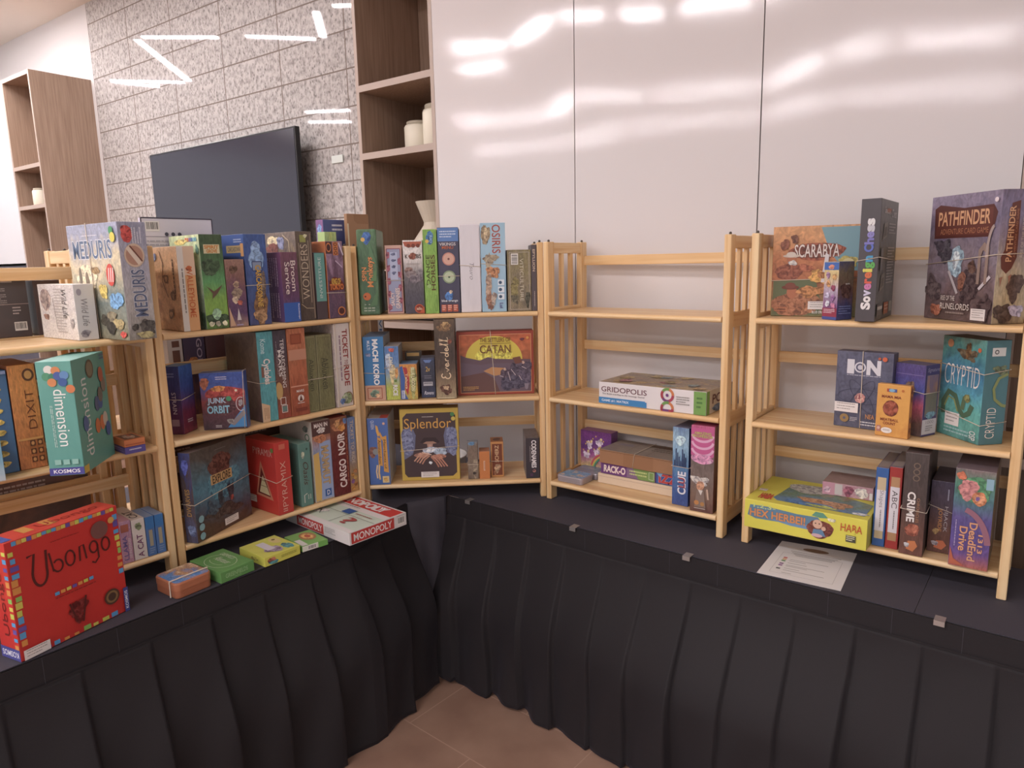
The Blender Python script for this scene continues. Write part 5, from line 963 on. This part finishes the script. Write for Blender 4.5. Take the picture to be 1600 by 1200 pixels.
x.blob('F', .2, .13, .2, .12, 'a86a44', 11, .12).e('F', .24, .27, .06, .07, 'b8704c').e('F', .22, .325, .10, .025, '7a4030').e('F', .22, .345, .06, .035, '84483a').blob('F', .45, .28, .13, .07, 'c08040', 12, .4).blob('F', .55, .44, .11, .08, 'e0a848', 13, .4).p('F', [(.56, .38), (.6, .7), (.64, .68), (.62, .38)], 'e4dcdc').blob('F', .57, .46, .05, .04, 'b8783c', 14).blob('F', .85, .6, .11, .06, 'b8a84c', 15).e('F', .85, .6, .06, .04, 'd8cc90').blob('F', .14, .8, .05, .06, '8a4c30', 16).blob('F', .25, .86, .04, .05, '7a4830', 17)
x.n('F', .04, .04, .2, .1, 2, 'c87c50').sticker('F', .43, .08, .66, .17).t('F', 'BLUE ORANGE', .48, .035, .66, .065, 'e4e0e0'); x.band((.40, .43, .43, .4))
x.place('E', .0395, .078, Z1 + .001, 10, 'orange adventure picture box with ornate title plaque, at the left of the top right shelf', GE1)
x = Box(.0535, .055, .1625, '44548c', {'F': art(['8a3048', '8a5a8c', 'b8a8c0', 'd8c080', 'd0c090'], 2, .9, .5, 91), 'R': art(['3f4a84', '4a4c80', '7a5a50', '84745c', '44508a'], 3, .8, .6, 92), 'T': '5a6490'})
x.r('F', .0, .86, 1, .99, '3f6cb8').blob('F', .5, .91, .2, .04, 'd88a6c', 2).r('F', .0, .0, 1, .05, '44549c').r('F', .0, .05, 1, .2, '98304c').n('F', .1, .1, .9, .18, 3, 'e0c8d0'); [x.blob('F', u, v, .14, .055, c_, int(v * 90)) for u, v, c_ in ((.3, .77, 'b08ab0'), (.75, .74, 'c89a5c'), (.35, .62, 'd8a060'), (.7, .55, '8a3858'), (.3, .42, 'c8c4e0'), (.7, .38, 'a070a8'), (.35, .28, 'd8dce8'), (.75, .24, 'c87aa0'))]; x.n('R', .1, .08, .9, .24, 4, '8090c8').blob('R', .6, .58, .2, .05, 'c8c4c0', 4).blob('R', .5, .5, .3, .14, '6a4a44', 5)
x.place('E', .2033, .024, Z1 + .001, -32.9, 'small blue cornered box standing in front of the orange adventure box', GE1, 'card_game_box')
x = Box(.049, .25, .3265, '4c464c', {'F': art(['4a4448', '504a50'], 1, .3, .1, 93), 'R': art(['4a4a48', '5c5c5a', '54504e', '62645f'], 2, .4, .4, 94), 'T': '5c565a'})
cols_ = ['e8e4e4', 'e8e4e4', 'cdc8e0', 'd078b0', 'e05a3c', 'd86a34', 'd8d040', '58b04c', '3f9cc8', '4a78d0', '5a70c8', '7c78c4', '8c84c8', 'c8c8d0', 'e4e4e4']
ws = 'Sovereign Chess'; vv = .105
for i, ch in enumerate(ws):
    adv = {'i': .028, 'r': .042, ' ': .028, 'S': .058, 'C': .062, 'g': .054}.get(ch, .052)
    if ch != ' ':
        up_ = ch in 'SCh'; dn = ch == 'g'
        x.t('F', ch, .40 - (.12 if up_ or ch == 'i' else 0), vv, .72 + (.12 if dn else 0), vv + adv - .007, cols_[i], 90, .04, out='dcd8dc' if i < 2 or i > 12 else None, ob=.06)
    vv += adv
x.k['F'] = 20
x.t('R', 'Sovereign', .2, .87, .55, .94, 'dcd4d0', 0, .02).t('R', 'ereign', .33, .885, .55, .94, 'c86a34', 0, .02).t('R', 'Chess', .6, .86, .88, .93, 'c0c0c4', 0, .02)
for v in (.66, .24): x.p('R', [(.14, v), (.38, v + .04), (.4, v + .16), (.2, v + .14)], '8a857c').p('R', [(.19, v + .03), (.34, v + .05), (.35, v + .12), (.22, v + .11)], '6a645c')
for v in (.76, .56, .44, .34): x.n('R', .46, v - .05, .86, v + .05, 4, 'b4b0ae')
x.r('R', .08, .42, .2, .6, '7c7a7c').r('R', .04, .04, .36, .14, '6a6866').r('R', .42, .04, .68, .14, 'b8683c').r('R', .72, .05, .88, .14, 'a8a8a0').n('R', .06, .06, .34, .12, 1, 'd0ccc8').n('R', .46, .06, .66, .12, 2, 'd8b49c'); x.band((.50, .53, .49, .5))
x.place('E', .2995, -.024, Z1 + .001, 0, 'tall dark grey box with rainbow coloured letters reading upwards', GE1)
x = Box(.24, .092, .331, '6a5660', {'F': art(['5a4648', '64504c', '7a6468', '8a7c88', '746a84', '8a7c94', '9488a4'], 2.6, .7, .8, 95), 'R': art(['5c4640', 'b8a47c', 'b8a88a', '8a7a8c', '7c7090', '6a5060'], 2.2, .8, .7, 96), 'T': '8a7c80'})
x.p('F', [(.08, .66), (.06, .9), (.14, .93), (.5, .89), (.9, .9), (.96, .84), (.9, .66), (.5, .66)], '5c2c24').p('F', [(.1, .68), (.1, .88), (.5, .87), (.9, .88), (.9, .68)], '6a342a').t('F', 'PATHFINDER', .13, .76, .87, .87, 'd8a070', 0, .02, out='4a2018', ob=.05).t('F', 'ADVENTURE CARD GAME', .17, .69, .86, .735, 'b87850', 0, .0, out='4a2018', ob=.03)
x.blob('F', .44, .47, .11, .12, '9ab8c8', 2, .3).blob('F', .44, .49, .05, .07, 'd0e0e6', 3).blob('F', .26, .56, .12, .09, '4c4650', 4, .4).blob('F', .2, .6, .08, .05, '544c58', 5, .5).blob('F', .66, .28, .13, .15, '544244', 6, .25).blob('F', .68, .43, .055, .05, '6a4c40', 7).blob('F', .55, .32, .05, .08, '8a5844', 8).l('F', [(.35, .4), (.5, .22)], .008, 'b8b0b4').l('F', [(.8, .26), (.94, .36)], .008, 'd0c8cc').p('F', [(.76, .3), (.76, .56), (.83, .62), (.9, .58), (.9, .3), (.86, .3), (.86, .54), (.82, .56), (.8, .52), (.8, .3)], '9c8478').l('F', arc(.95, .5, .08, .24, 95, 180), .008, 'b09c94').blob('F', .13, .25, .12, .1, '6a5a5c', 9, .4).blob('F', .2, .08, .08, .05, 'b0684c', 10).blob('F', .9, .12, .1, .09, '4e3a3c', 11, .4)
x.t('F', 'RISE OF THE', .27, .16, .48, .20, 'd8ccc4', 0, .01, out='3c2c2c').t('F', 'RUNELORDS', .27, .09, .70, .14, 'd8ccc4', 0, .01, out='3c2c2c').n('F', .36, .04, .64, .07, 1, '9a8880').sticker('F', .73, .02, .93, .11, 4).dot('F', .95, .93, .006, 'e0d0d4')
x.p('R', [(.14, .42), (.1, .5), (.2, .56), (.3, .9), (.55, .92), (.58, .5), (.45, .42), (.3, .38)], '6a3428').t('R', 'PATHFINDER', .24, .47, .42, .88, 'd8a070', 90, .02, out='4a2018').t('R', 'ADVENTURE CARD GAME', .46, .5, .52, .86, 'b87850', 90, .0).t('R', 'RISE OF THE RUNELORDS', .66, .5, .74, .9, 'd0c4bc', 90, .0).blob('R', .6, .28, .24, .1, '5a4238', 3, .4).blob('R', .3, .08, .3, .07, '4c3830', 4, .4).blob('R', .7, .1, .2, .05, 'b8b0c8', 5, .3).p('R', [(.1, .35), (.2, .36), (.14, .28)], '9a6a54').p('R', [(.36, .36), (.46, .38), (.4, .3)], 'a87058')
x.band((.45, .525, .53, .46))
x.place('E', .440, .174, Z1 + .001, -45, 'large violet-brown fantasy battle box at the right end of the top shelf', GE1)

x = Box(.152, .045, .2245, '5a5c78', {'F': art(['4a4c64', '54566e', '5c5e78', '62647e'], 1.8, .5, .3, 97)})
x.t('F', 'I', .22, .72, .30, .89, 'd8d8e0', 0, .05).dot('F', .43, .80, .0155, 'd8d8e0').dot('F', .43, .80, .0115, '5a5c78').dot('F', .43, .80, .007, 'c8c8d4').t('F', 'N', .56, .72, .78, .89, 'd8d8e0', 0, .06).n('F', .2, .68, .82, .7, 1, 'b8b8c8')
for a in (0, 60, 120): x.l('F', [(.48 + .42 * cos(R_(i * 12)) * cos(R_(a)) - .1 * sin(R_(i * 12)) * sin(R_(a)), .42 + .24 * cos(R_(i * 12)) * sin(R_(a)) + .1 * sin(R_(i * 12)) * cos(R_(a))) for i in range(31)], .0012, '40425a')
x.blob('F', .46, .4, .095, .065, 'c88a84', 2, .1); [x.dot('F', .46 + .04 * cos(i * 1.3), .4 + .025 * sin(i * 1.3), .0025, 'e8b8a4') for i in range(5)]; [x.dot('F', .46 + .02 * cos(i * 2), .41 + .015 * sin(i * 2), .0025, '9a4a58') for i in range(3)]
x.dot('F', .2, .12, .0125, '9a7a44').dot('F', .2, .12, .004, '5a5c78').n('F', .3, .08, .44, .14, 3, 'c0bcc4').sticker('F', .01, .2, .44, .33).t('F', 'NEA', .58, .14, .74, .2, 'c8884c').n('F', .5, .03, .9, .1, 2, 'c8c8d0').dot('F', .86, .925, .0065, 'd8602c').dot('F', .77, .93, .004, 'c05a34'); x.vband(.47, .49)
x.place('E', .2385, .0775, Z2 + .001, -6, 'slate blue box with white three letter title and atom drawing', GE2)
x = Box(.085, .0213, .147, 'd8982c', {'F': art(['d08a28', 'e0a034', 'd89830'], 3, .3, .4, 98), 'R': 'c0782c'})
x.blob('F', .44, .545, .235, .155, '8c3c20', 2, .05, n=28).blob('F', .44, .545, .21, .135, '9c4628', 3, .05, n=28).t('F', 'MAMA MIA', .15, .74, .74, .79, '8a3a1c', 0, .03).t('F', 'MEATBALL', .15, .3, .7, .35, '8a3a1c', 0, .03).t('F', 'COUNT', .24, .23, .62, .28, '8a3a1c', 0, .03).r('F', .3, .86, .6, .92, '4a5c9c').e('F', .45, .89, .09, .03, '7ab0d0').r('F', .3, .86, .36, .92, 'b04434').dot('F', .78, .9, .0035, 'c06a1c').e('F', .36, .12, .17, .055, 'e8e0d8').n('F', .25, .1, .47, .14, 2, '9a8c80').r('F', .05, .08, .18, .2, 'b87868').dot('F', .115, .15, .004, 'd8b0a0'); [x.blob('R', .5, v, .3, .06, '7a3a20', int(v * 20)) for v in (.15, .35, .75, .9)]
x.place('E', .3615, .0155, Z2 + .001, -10.2, 'small orange-yellow box with a brown meatball picture in front of the others', GE2, 'card_game_box')
x = Box(.088, .062, .200, '4c4478', {'F': art(['5a4a4c', '6a5048', 'c05a78', '4a5aa8', '5a4c90', '5c5084'], 2, .9, .5, 99), 'R': '4c4478', 'T': '6a6080'})
x.r('R', .0, .03, 1, .24, 'c8c4cc').t('R', '1000', .25, .175, .8, .225, '6a6470', 0, -.015).n('R', .25, .06, .75, .15, 3, '8a868c').r('R', .1, .28, .9, .86, '8a7c8c').r('R', .12, .62, .88, .85, art(['7a5a50', 'a87a64', '4a5898'], 3, .6, .5, 100)).r('R', .12, .29, .88, .605, art(['5c6068', '7a7468', '8a6a54'], 3, .6, .5, 101)).t('R', 'Signature', .1, .89, .92, .96, 'b8b0d0', 0, -.01, sh=.3).blob('R', .5, .3, .34, .05, '6aa0b8', 3).r('F', .05, .85, .95, .855, '9c90c0').blob('F', .55, .66, .16, .1, '7a6050', 4)
x.band((.66, .61, .61, .66))
x.place('E', .3925, .0715 + .012, Z2 + .001, -26, 'purple puzzle box with white lower label behind the orange-yellow box', GE2)
x = Box(.1549, .0701, .2764, '3a7c88', {'F': art(['3f7c80', '5aa89c', '5ab0a8', '4a9cb8', '3a7ca0', '4f9c98', '7a9484'], 2, .85, .6, 102), 'R': art(['3f7480', '45808c', '3f7884'], 1.5, .3, .2, 103), 'T': '6a6a68'})
x.t('F', 'CRYPTID', .10, .52, .92, .74, 'e6ded8', 0, -.015).l('F', [(.14, .22), (.12, .34), (.24, .45), (.4, .42), (.5, .3), (.62, .24), (.74, .28), (.8, .36)], .016, '4c6a50').l('F', [(.16, .3), (.24, .4), (.38, .38), (.48, .27)], .005, '8a9454').l('F', [(.58, .3), (.62, .42), (.7, .42)], .014, '5c7454').blob('F', .68, .42, .07, .04, '8a8a4c', 4).blob('F', .62, .84, .18, .06, '6a5c44', 5, .5).blob('F', .62, .88, .06, .08, '7a5a34', 6, .3).dot('F', .2, .93, .011, 'c88a5c').dot('F', .87, .9, .006, 'd8642c').sticker('F', .2, .12, .54, .25).n('F', .2, .03, .8, .1, 2, '9cc4c8').t('F', 'OSP', .8, .03, .94, .12, 'd8e0e0', -90)
x.t('R', 'CRYPTID', .22, .06, .62, .36, 'ece4e0', 90, -.01).r('R', .24, .85, .78, .93, 'd8dcdc').dot('R', .42, .89, .006, '4a5054').dot('R', .42, .89, .0035, 'd8dcdc').l('R', [(.95, .68), (.6, .64), (.42, .54), (.5, .44), (.8, .38), (.96, .37)], .008, '8a9a5c').blob('R', .65, .72, .3, .04, '6a7a58', 4, .5)
x.band((.72, .68, .72, .72)); x.band((.26, .19, .22, .25))
x.place('E', .4972, .140, Z2 + .001, -46, 'tall teal sea monster box turned cornerwise at the right of the middle shelf', GE2)

YEL = 'dcd41c'
x = Box(.3468, .27, .091, 'd8d01c', {'F': art(['d8d018', 'e0d820'], 1, .3, .1, 104), 'T': 'd8d028', 'R': 'c8c020'})
x.p('F', [(.03, .45), (.05, .82), (.2, .84), (.45, .78), (.62, .8), (.66, .62), (.5, .42), (.1, .36)], '5a84a0').p('F', [(.2, .44), (.66, .5), (.66, .32), (.4, .34)], '6a94c0').t('F', '1,2,3-', .08, .73, .27, .89, 'c8d87c', 0, .01).t('F', 'HEX HERBEI!', .05, .44, .52, .70, 'd88a44', 0, .03, out='4a5a7c', ob=.06)
x.blob('F', .64, .42, .105, .3, '7c3a2c', 3, .12).p('F', [(.57, .84), (.6, .98), (.66, .98), (.7, .84), (.64, .8)], '5a9a80').e('F', .62, .58, .038, .15, 'd8ac90').p('F', [(.59, .4), (.66, .42), (.69, .2), (.58, .2)], '5a84a8').e('F', .67, .46, .018, .07, 'd8ac90').e('F', .605, .6, .006, .02, '4a3028').e('F', .635, .6, .006, .02, '4a3028').e('F', .62, .2, .045, .06, 'd0a8b0').blob('F', .73, .8, .03, .06, 'dcd8b8', 5)
x.t('F', 'HABA', .80, .52, .965, .78, 'c8341c', 0, .0).dot('F', .90, .53, .005, 'dcd41c').r('F', .845, .2, .92, .42, '4a4838').n('F', .85, .22, .915, .4, 3, 'e8e4b8')
x.p('T', [(.2, .2), (.25, .12), (.96, .1), (.97, .5), (.8, .6), (.4, .8), (.24, .7), (.22, .4)], art(['4a78a8', '5c86b0', '6a8a6c', 'b08a64', 'a8b0b0'], 5, .6, .6, 105)).blob('T', .4, .7, .17, .16, 'b8b8b0', 4, .2).blob('T', .62, .3, .2, .12, 'c08c5c', 5, .3).blob('T', .5, .18, .2, .07, '4a80b8', 6, .2).blob('T', .62, .16, .12, .04, 'b8c448', 7, .4).blob('T', .92, .14, .06, .04, 'e0e4e8', 8).t('T', 'HABA', .09, .1, .2, .28, 'c8442c', 0, .05).sticker('T', .03, .36, .10, .44, 1)
x.place('E', .0237, -.047, Z3 + .001, 0, 'large flat bright yellow box overhanging the bottom shelf', GE3)
x = Box(.143, .125, .040, 'b88a90', {'F': art(['b06a7c', 'c8a0a8', 'c08a94', 'b89a94'], 3, .3, .4, 106), 'T': art(['a88a88', '9a7c78', 'b89a94'], 3, .3, .3, 107)})
x.r('F', .0, .0, .25, 1, 'c890a0').blob('F', .1, .4, .07, .25, 'd8b4c0', 2).r('F', .25, .1, .4, .95, 'c8c0bc').blob('F', .52, .5, .1, .4, 'a85a70', 3).blob('F', .78, .5, .13, .38, 'd8cfc4', 4).r('F', .93, .1, .99, .6, 'e0d8d4')
x.place('E', .2075, .123, Z3 + .0932, 1.2, 'flat pink box lying on top of the yellow box', GE3)
for nm, xx, cc, lc, ti, lab in (('s', .3735, '2f62a8', 'c8b48c', 'Shapes', 'blue framed book-like box next to the yellow box'), ('a', .4075, 'a82c28', 'b88a5c', 'ABC', 'red framed book-like box between the blue one and the dark brown box')):
    x = Box(.032, .19, .233 if nm == 's' else .24, cc, {'T': '8a8090'})
    x.r('F', .16, .1, .84, .88, lc).r('F', .14, .2, .86, .72 if nm == 's' else .76, 'd8d4dc').t('F', ti, .3, .5, .74, .72, '5a5458', -90, -.01 if nm == 's' else .0).n('F', .4, .24, .6, .47, 1, '8a8488', -90).r('T', .1, .05, .9, .97, 'a89a94')
    x.place('E', xx, .012, Z3 + .001, 0, lab, GE3)
x = Box(.0575, .19, .292, '54423c', {'F': art(['7a4a3c', '6a4438', '4c3e3c', '4a3f3e', '4e4442'], 1.5, .85, .2, 108), 'R': art(['5a4a3e', '4c4440', '5c5248', '6a5c4e'], 2, .5, .5, 109), 'T': '6a5a5a'})
x.t('F', 'CRIME', .22, .33, .55, .62, 'e8e2de', -90, .03, sh=.0).t('F', 'CHRONICLES', .62, .33, .74, .57, 'b07c54', -90, .0).blob('F', .5, .25, .3, .06, '9c5038', 2, .15).blob('F', .62, .27, .14, .04, 'b8684a', 3); [x.dot('F', .52, v, .0085, '7c6858') for v in (.88, .82, .76)]; [x.dot('F', .52, v, .006, '4a3e3c') for v in (.88, .82, .76)]
x.p('F', [(.3, .06), (.36, .14), (.66, .15), (.78, .1), (.6, .04)], 'c8743c').blob('F', .32, .1, .1, .025, 'b8b8bc', 5).l('R', arc(.2, .74, .12, .06, 0, 340), .006, '8a8068').l('R', arc(.4, .82, .12, .05, 20, 340), .006, '7a705c'); x.band((.45, .44, .46, .46))
x.place('E', .4455, -.006, Z3 + .001, 0, 'tall dark brown box with bold white letters reading down on the bottom right shelf', GE3)
x = Box(.0545, .16, .207, '54424c', {'F': art(['6a4034', '6a4438', '4c3e4e', '46405a'], 1.3, .9, .2, 110)})
x.t('F', 'HIJACK', .62, .3, .82, .66, 'b8b0b4', -90, .0).t('F', 'JOYRIDE', .36, .3, .58, .62, 'c88a44', -90, .01).n('F', .68, .74, .8, .9, 1, 'a8a8bc', -90).blob('F', .34, .3, .14, .04, 'b89454', 3).p('F', [(.3, .07), (.4, .17), (.7, .18), (.86, .12), (.66, .05)], 'c86a3c').blob('F', .34, .13, .14, .035, 'a8a4ac', 5)
x.band((.66, .58, .6, .66))
x.place('E', .506, .055, Z3 + .001, 0, 'shorter maroon box between the dark brown box and the purple one', GE3)
x = Box(.0885, .19, .2697, '5c4a8c', {'F': art(['c0643c', '6a4c90', '5a4a94', '5c5090', '4c7a84', '4f8a74', '8a6a70'], 1.6, .95, .4, 111), 'R': art(['6a5a50', '7a6a5c', '5c4c48'], 2, .4, .5, 112), 'T': '7c6c74'})
x.t('F', '1313', .70, .17, .82, .36, 'e0a070', -90, .02, out='5a2c50').t('F', 'DeadEnd', .46, .08, .66, .47, 'e0a070', -90, .02, out='5a2c50').t('F', 'Drive', .22, .17, .42, .42, 'e0a070', -90, .02, out='5a2c50').n('F', .08, .2, .13, .48, 1, 'b0a0c8', -90)
x.blob('F', .52, .8, .42, .13, '4c9064', 2, .2).blob('F', .35, .8, .24, .1, 'c88080', 3, .3).blob('F', .64, .72, .18, .07, 'c87848', 4, .12).blob('F', .64, .72, .13, .045, 'd89468', 5).blob('F', .6, .72, .05, .022, '7a5ca0', 6).l('F', arc(.2, .2, .75, .4, 10, 80), .014, '9a6478').r('F', .78, .82, .96, .93, '8ab4c8').blob('F', .16, .93, .12, .04, 'c86a44', 7).p('F', [(.02, .02), (.02, .2), (.12, .08), (.4, .02)], 'c0603c')
x.place('E', .5655, -.016, Z3 + .001, 0, 'purple box with jester face and orange crooked letters at the right end', GE3)

# ================================================================== boxes on the shelf rows behind
x = Box(.30, .15, .712, 'a07c58', {'F': art(['94704c', 'a27e5a'], 1, .3, .2, 140)}, bev=.003); x.r('F', .46, 0, .54, 1, 'b89a72').r('F', .88, .7, .97, .95, 'd8dce4').t('F', 'VEGA', .9, .72, .95, .94, '4a7ab0', -90)
x.place('B', .80, .335, .0015, 0, 'tall brown carton hidden behind the joint of the packed and corner bookcases', 'boxes on the bookcases standing behind', 'cardboard_carton', 'carton')
GK = 'boxes on the bookcases standing behind'
x = Box(.26, .1, .18, '4e4444', {'F': art(['5c4a48', '4c4446', '504848'], 1.5, .4, .3, 120)}); x.n('F', .62, .5, .8, .78, 9, 'a09898').r('F', .0, .52, 1, .53, 'a89490').blob('F', .3, .72, .09, .1, 'a8844c', 2).blob('F', .25, .32, .2, .16, '6a3a6c', 3).blob('F', .38, .3, .09, .1, 'a83c44', 4).barcode('F', .84, .1, .96, .24).n('F', .1, .84, .9, .95, 2, 'b8acac').n('F', .84, .34, .92, .48, 3, 'c0b4b4')
x.place('A', .235, .33, Z1 + .001, 0, 'black backed box with small print seen over the leftmost shelf board', GK)
x = Box(.07, .1, .16, '5a4c4c'); x.t('F', 'Lairs', .3, .2, .6, .75, 'b0a494', -90, sh=.2).r('F', .5, .04, .8, .18, 'dcd4d0')
x.place('A', .513, .335, Z1 + .001, 0, 'narrow brown box right of the black backed box', GK)
x = Box(.05, .1, .268, 'd8d4d0'); x.r('F', .3, .62, .8, .86, '7a5040').r('F', .3, .9, .8, .98, '7a5040'); x.place('B', .17, .33, Z2 + .001, 0, 'white box with dark window pattern behind the left bay of the middle shelf', GK)
x = Box(.075, .1, .270, '4c3c5a', {'F': art(['b86a3c', '4c3a58', '4a3c60'], 3, .5, .4, 121)}); x.t('F', 'GOBI', .6, .6, .85, .98, 'b8a8c0', -90).blob('F', .4, .7, .2, .05, 'c8803c', 3); x.place('B', .223, .33, Z2 + .001, 0, 'purple box with orange flame shape behind the left bay of the middle shelf', GK)
x = Box(.07, .1, .272, '6a4448', {'F': art(['7a4a40', '6a4448', '5c4450'], 3, .5, .4, 122)}); x.place('B', .302, .33, Z2 + .001, 0, 'dull maroon box behind the left bay of the middle shelf', GK)
x = Box(.105, .05, .374, '4c5a9c', {'F': art(['44508c', '4c5a98'], 1, .4, .2, 123), 'L': art(['8a5a8c', '5a5c9c', 'b0507c'], 2, .5, .4, 124)}); x.n('F', .4, .86, .9, .95, 2, 'd8dcec').blob('L', .5, .9, .3, .05, '7aa0d8', 2).blob('L', .4, .76, .3, .07, 'c8a8b4', 3)
x.place('B', .865, .40, .7145, 0, 'indigo box standing tall behind the joint of the packed and corner bookcases', GK)
x = Box(.055, .05, .322, 'a8c87c', {'F': art(['d8d060', '7ab8a0', 'a8cc84', 'c8d468'], 1.6, .4, .5, 125)}); x.place('B', .83, .342, .7145, 0, 'yellow-green box in front of the indigo box', GK)
x = Box(.11, .02, .398, 'a87c54'); x.p('F', [(.3, .995), (.32, .93), (.45, .9), (.98, .9), (.98, .995)], '9c7048').r('F', .0, .0, .06, .9, 'dccfae'); x.place('B', .955, .36, .7145, 0, 'brown cardboard envelope standing beside the indigo box', GK, 'cardboard_envelope', 'envelope')
for (u_, xx, yy, zz, w_, h_, c_, lab) in (('A', .02, .33, Z2, .26, .27, 'a06a58', 'rust coloured box on the shelf behind the blue and orange boxes'), ('A', .30, .33, Z2, .29, .24, '8a6a56', 'brown box behind the turquoise box, on the rear bookcase'),
        ('A', -.03, .33, Z3, .33, .22, '6e3c38', 'dark maroon box behind the big red box, on the rear bookcase'), ('A', .31, .33, Z3, .28, .25, '8c5c46', 'red-brown box seen between slats above the small blue boxes'),
        ('B', .06, .33, Z3, .26, .27, '5a4a4a', 'grey-brown box behind the cave picture box'), ('B', .34, .33, Z3, .28, .28, '6a5a58', 'dull grey box behind the red triangle box'), ('B', .40, .33, Z2, .22, .27, '5c4c4a', 'dark brown box behind the teal spined box')):
    x = Box(w_, .12, h_, c_, {'F': art([c_, '5a4640', c_], 2.5, .4, .5, int(xx * 100) + 150)}); x.n('F', .1, .75, .6, .85, 2, 'b8a498').r('F', .06, .1, .4, .12, 'b08c74')
    x.place(u_, xx, yy, zz + .001, 0, lab, GK)
# dark sign in the cupboard behind the corner bookcase
b = MB(); b.box(-2.62, KP + .12, .625, -2.26, KP + .18, .82, flat('34303a', .4), .003); sg = b.build('beverage_sign'); sg.rotation_euler = (0, 0, WA); tag(sg, 'dark sign with pale capitals in the cupboard behind the corner bookcase', 'sign')

# paper notice on the right table
P0 = [(-.641, 1.931), (-.418, 1.948), (-.440, 2.236), (-.655, 2.205)]
b = MB(); zt = .0012
b.poly([(x_, y_, zt) for x_, y_ in P0], flat('dedadc', .5)); b.poly([(x_, y_, .0004) for x_, y_ in P0][::-1], flat('dedadc', .5))
for i in range(4): a, c_ = P0[i], P0[(i + 1) % 4]; b.poly([(a[0], a[1], .0004), (c_[0], c_[1], .0004), (c_[0], c_[1], zt), (a[0], a[1], zt)], flat('dedadc', .5))
pp = b.build('paper_notice'); tag(pp, 'white printed notice sheet lying on the table before the yellow box', 'paper')
def bil(u, v): return tuple(((1 - u) * (1 - v) * P0[0][i] + u * (1 - v) * P0[1][i] + u * v * P0[2][i] + (1 - u) * v * P0[3][i]) for i in (0, 1)) + (zt + .0003,)
b = MB(); gy = flat('8c8684')
def q4(u0, v0, u1, v1, c_): b.poly([bil(u0, v0), bil(u1, v0), bil(u1, v1), bil(u0, v1)], flat(c_))
for k, v in enumerate((.74, .70, .665, .63)): q4(.2 + .03 * k, v, .85 - .03 * k, v + .012, '8a8482')
for v in (.50, .46, .40, .34, .31, .25, .20, .13): q4(.26, v, .26 + .5 * (.6 + .4 * sin(v * 40)), v + .01, '9a9492')
for (u0, v0, u1, v1) in ((.12, .1, .124, .68), (.88, .1, .884, .68), (.12, .68, .88, .684), (.12, .1, .88, .104)): q4(u0, v0, u1, v1, 'a8a4a8')
b.build('printed_lines', pp)
b = MB(); b.poly([(lambda c_: c_)(bil(.5 + .17 * cos(i * .3), .86 + .05 * sin(i * .3))) for i in range(21)], flat('8a6c54')); b.build('emblem', pp)
for v, c_ in ((.53, 'c84434'), (.485, 'd8a03c'), (.44, '4a8a44'), (.36, '7a3c84'), (.31, '8a4c94'), (.22, '3a3a3c')):
    b = MB(); q4(.17, v - .012, .22, v + .018, c_); b.build('colour_key', pp)
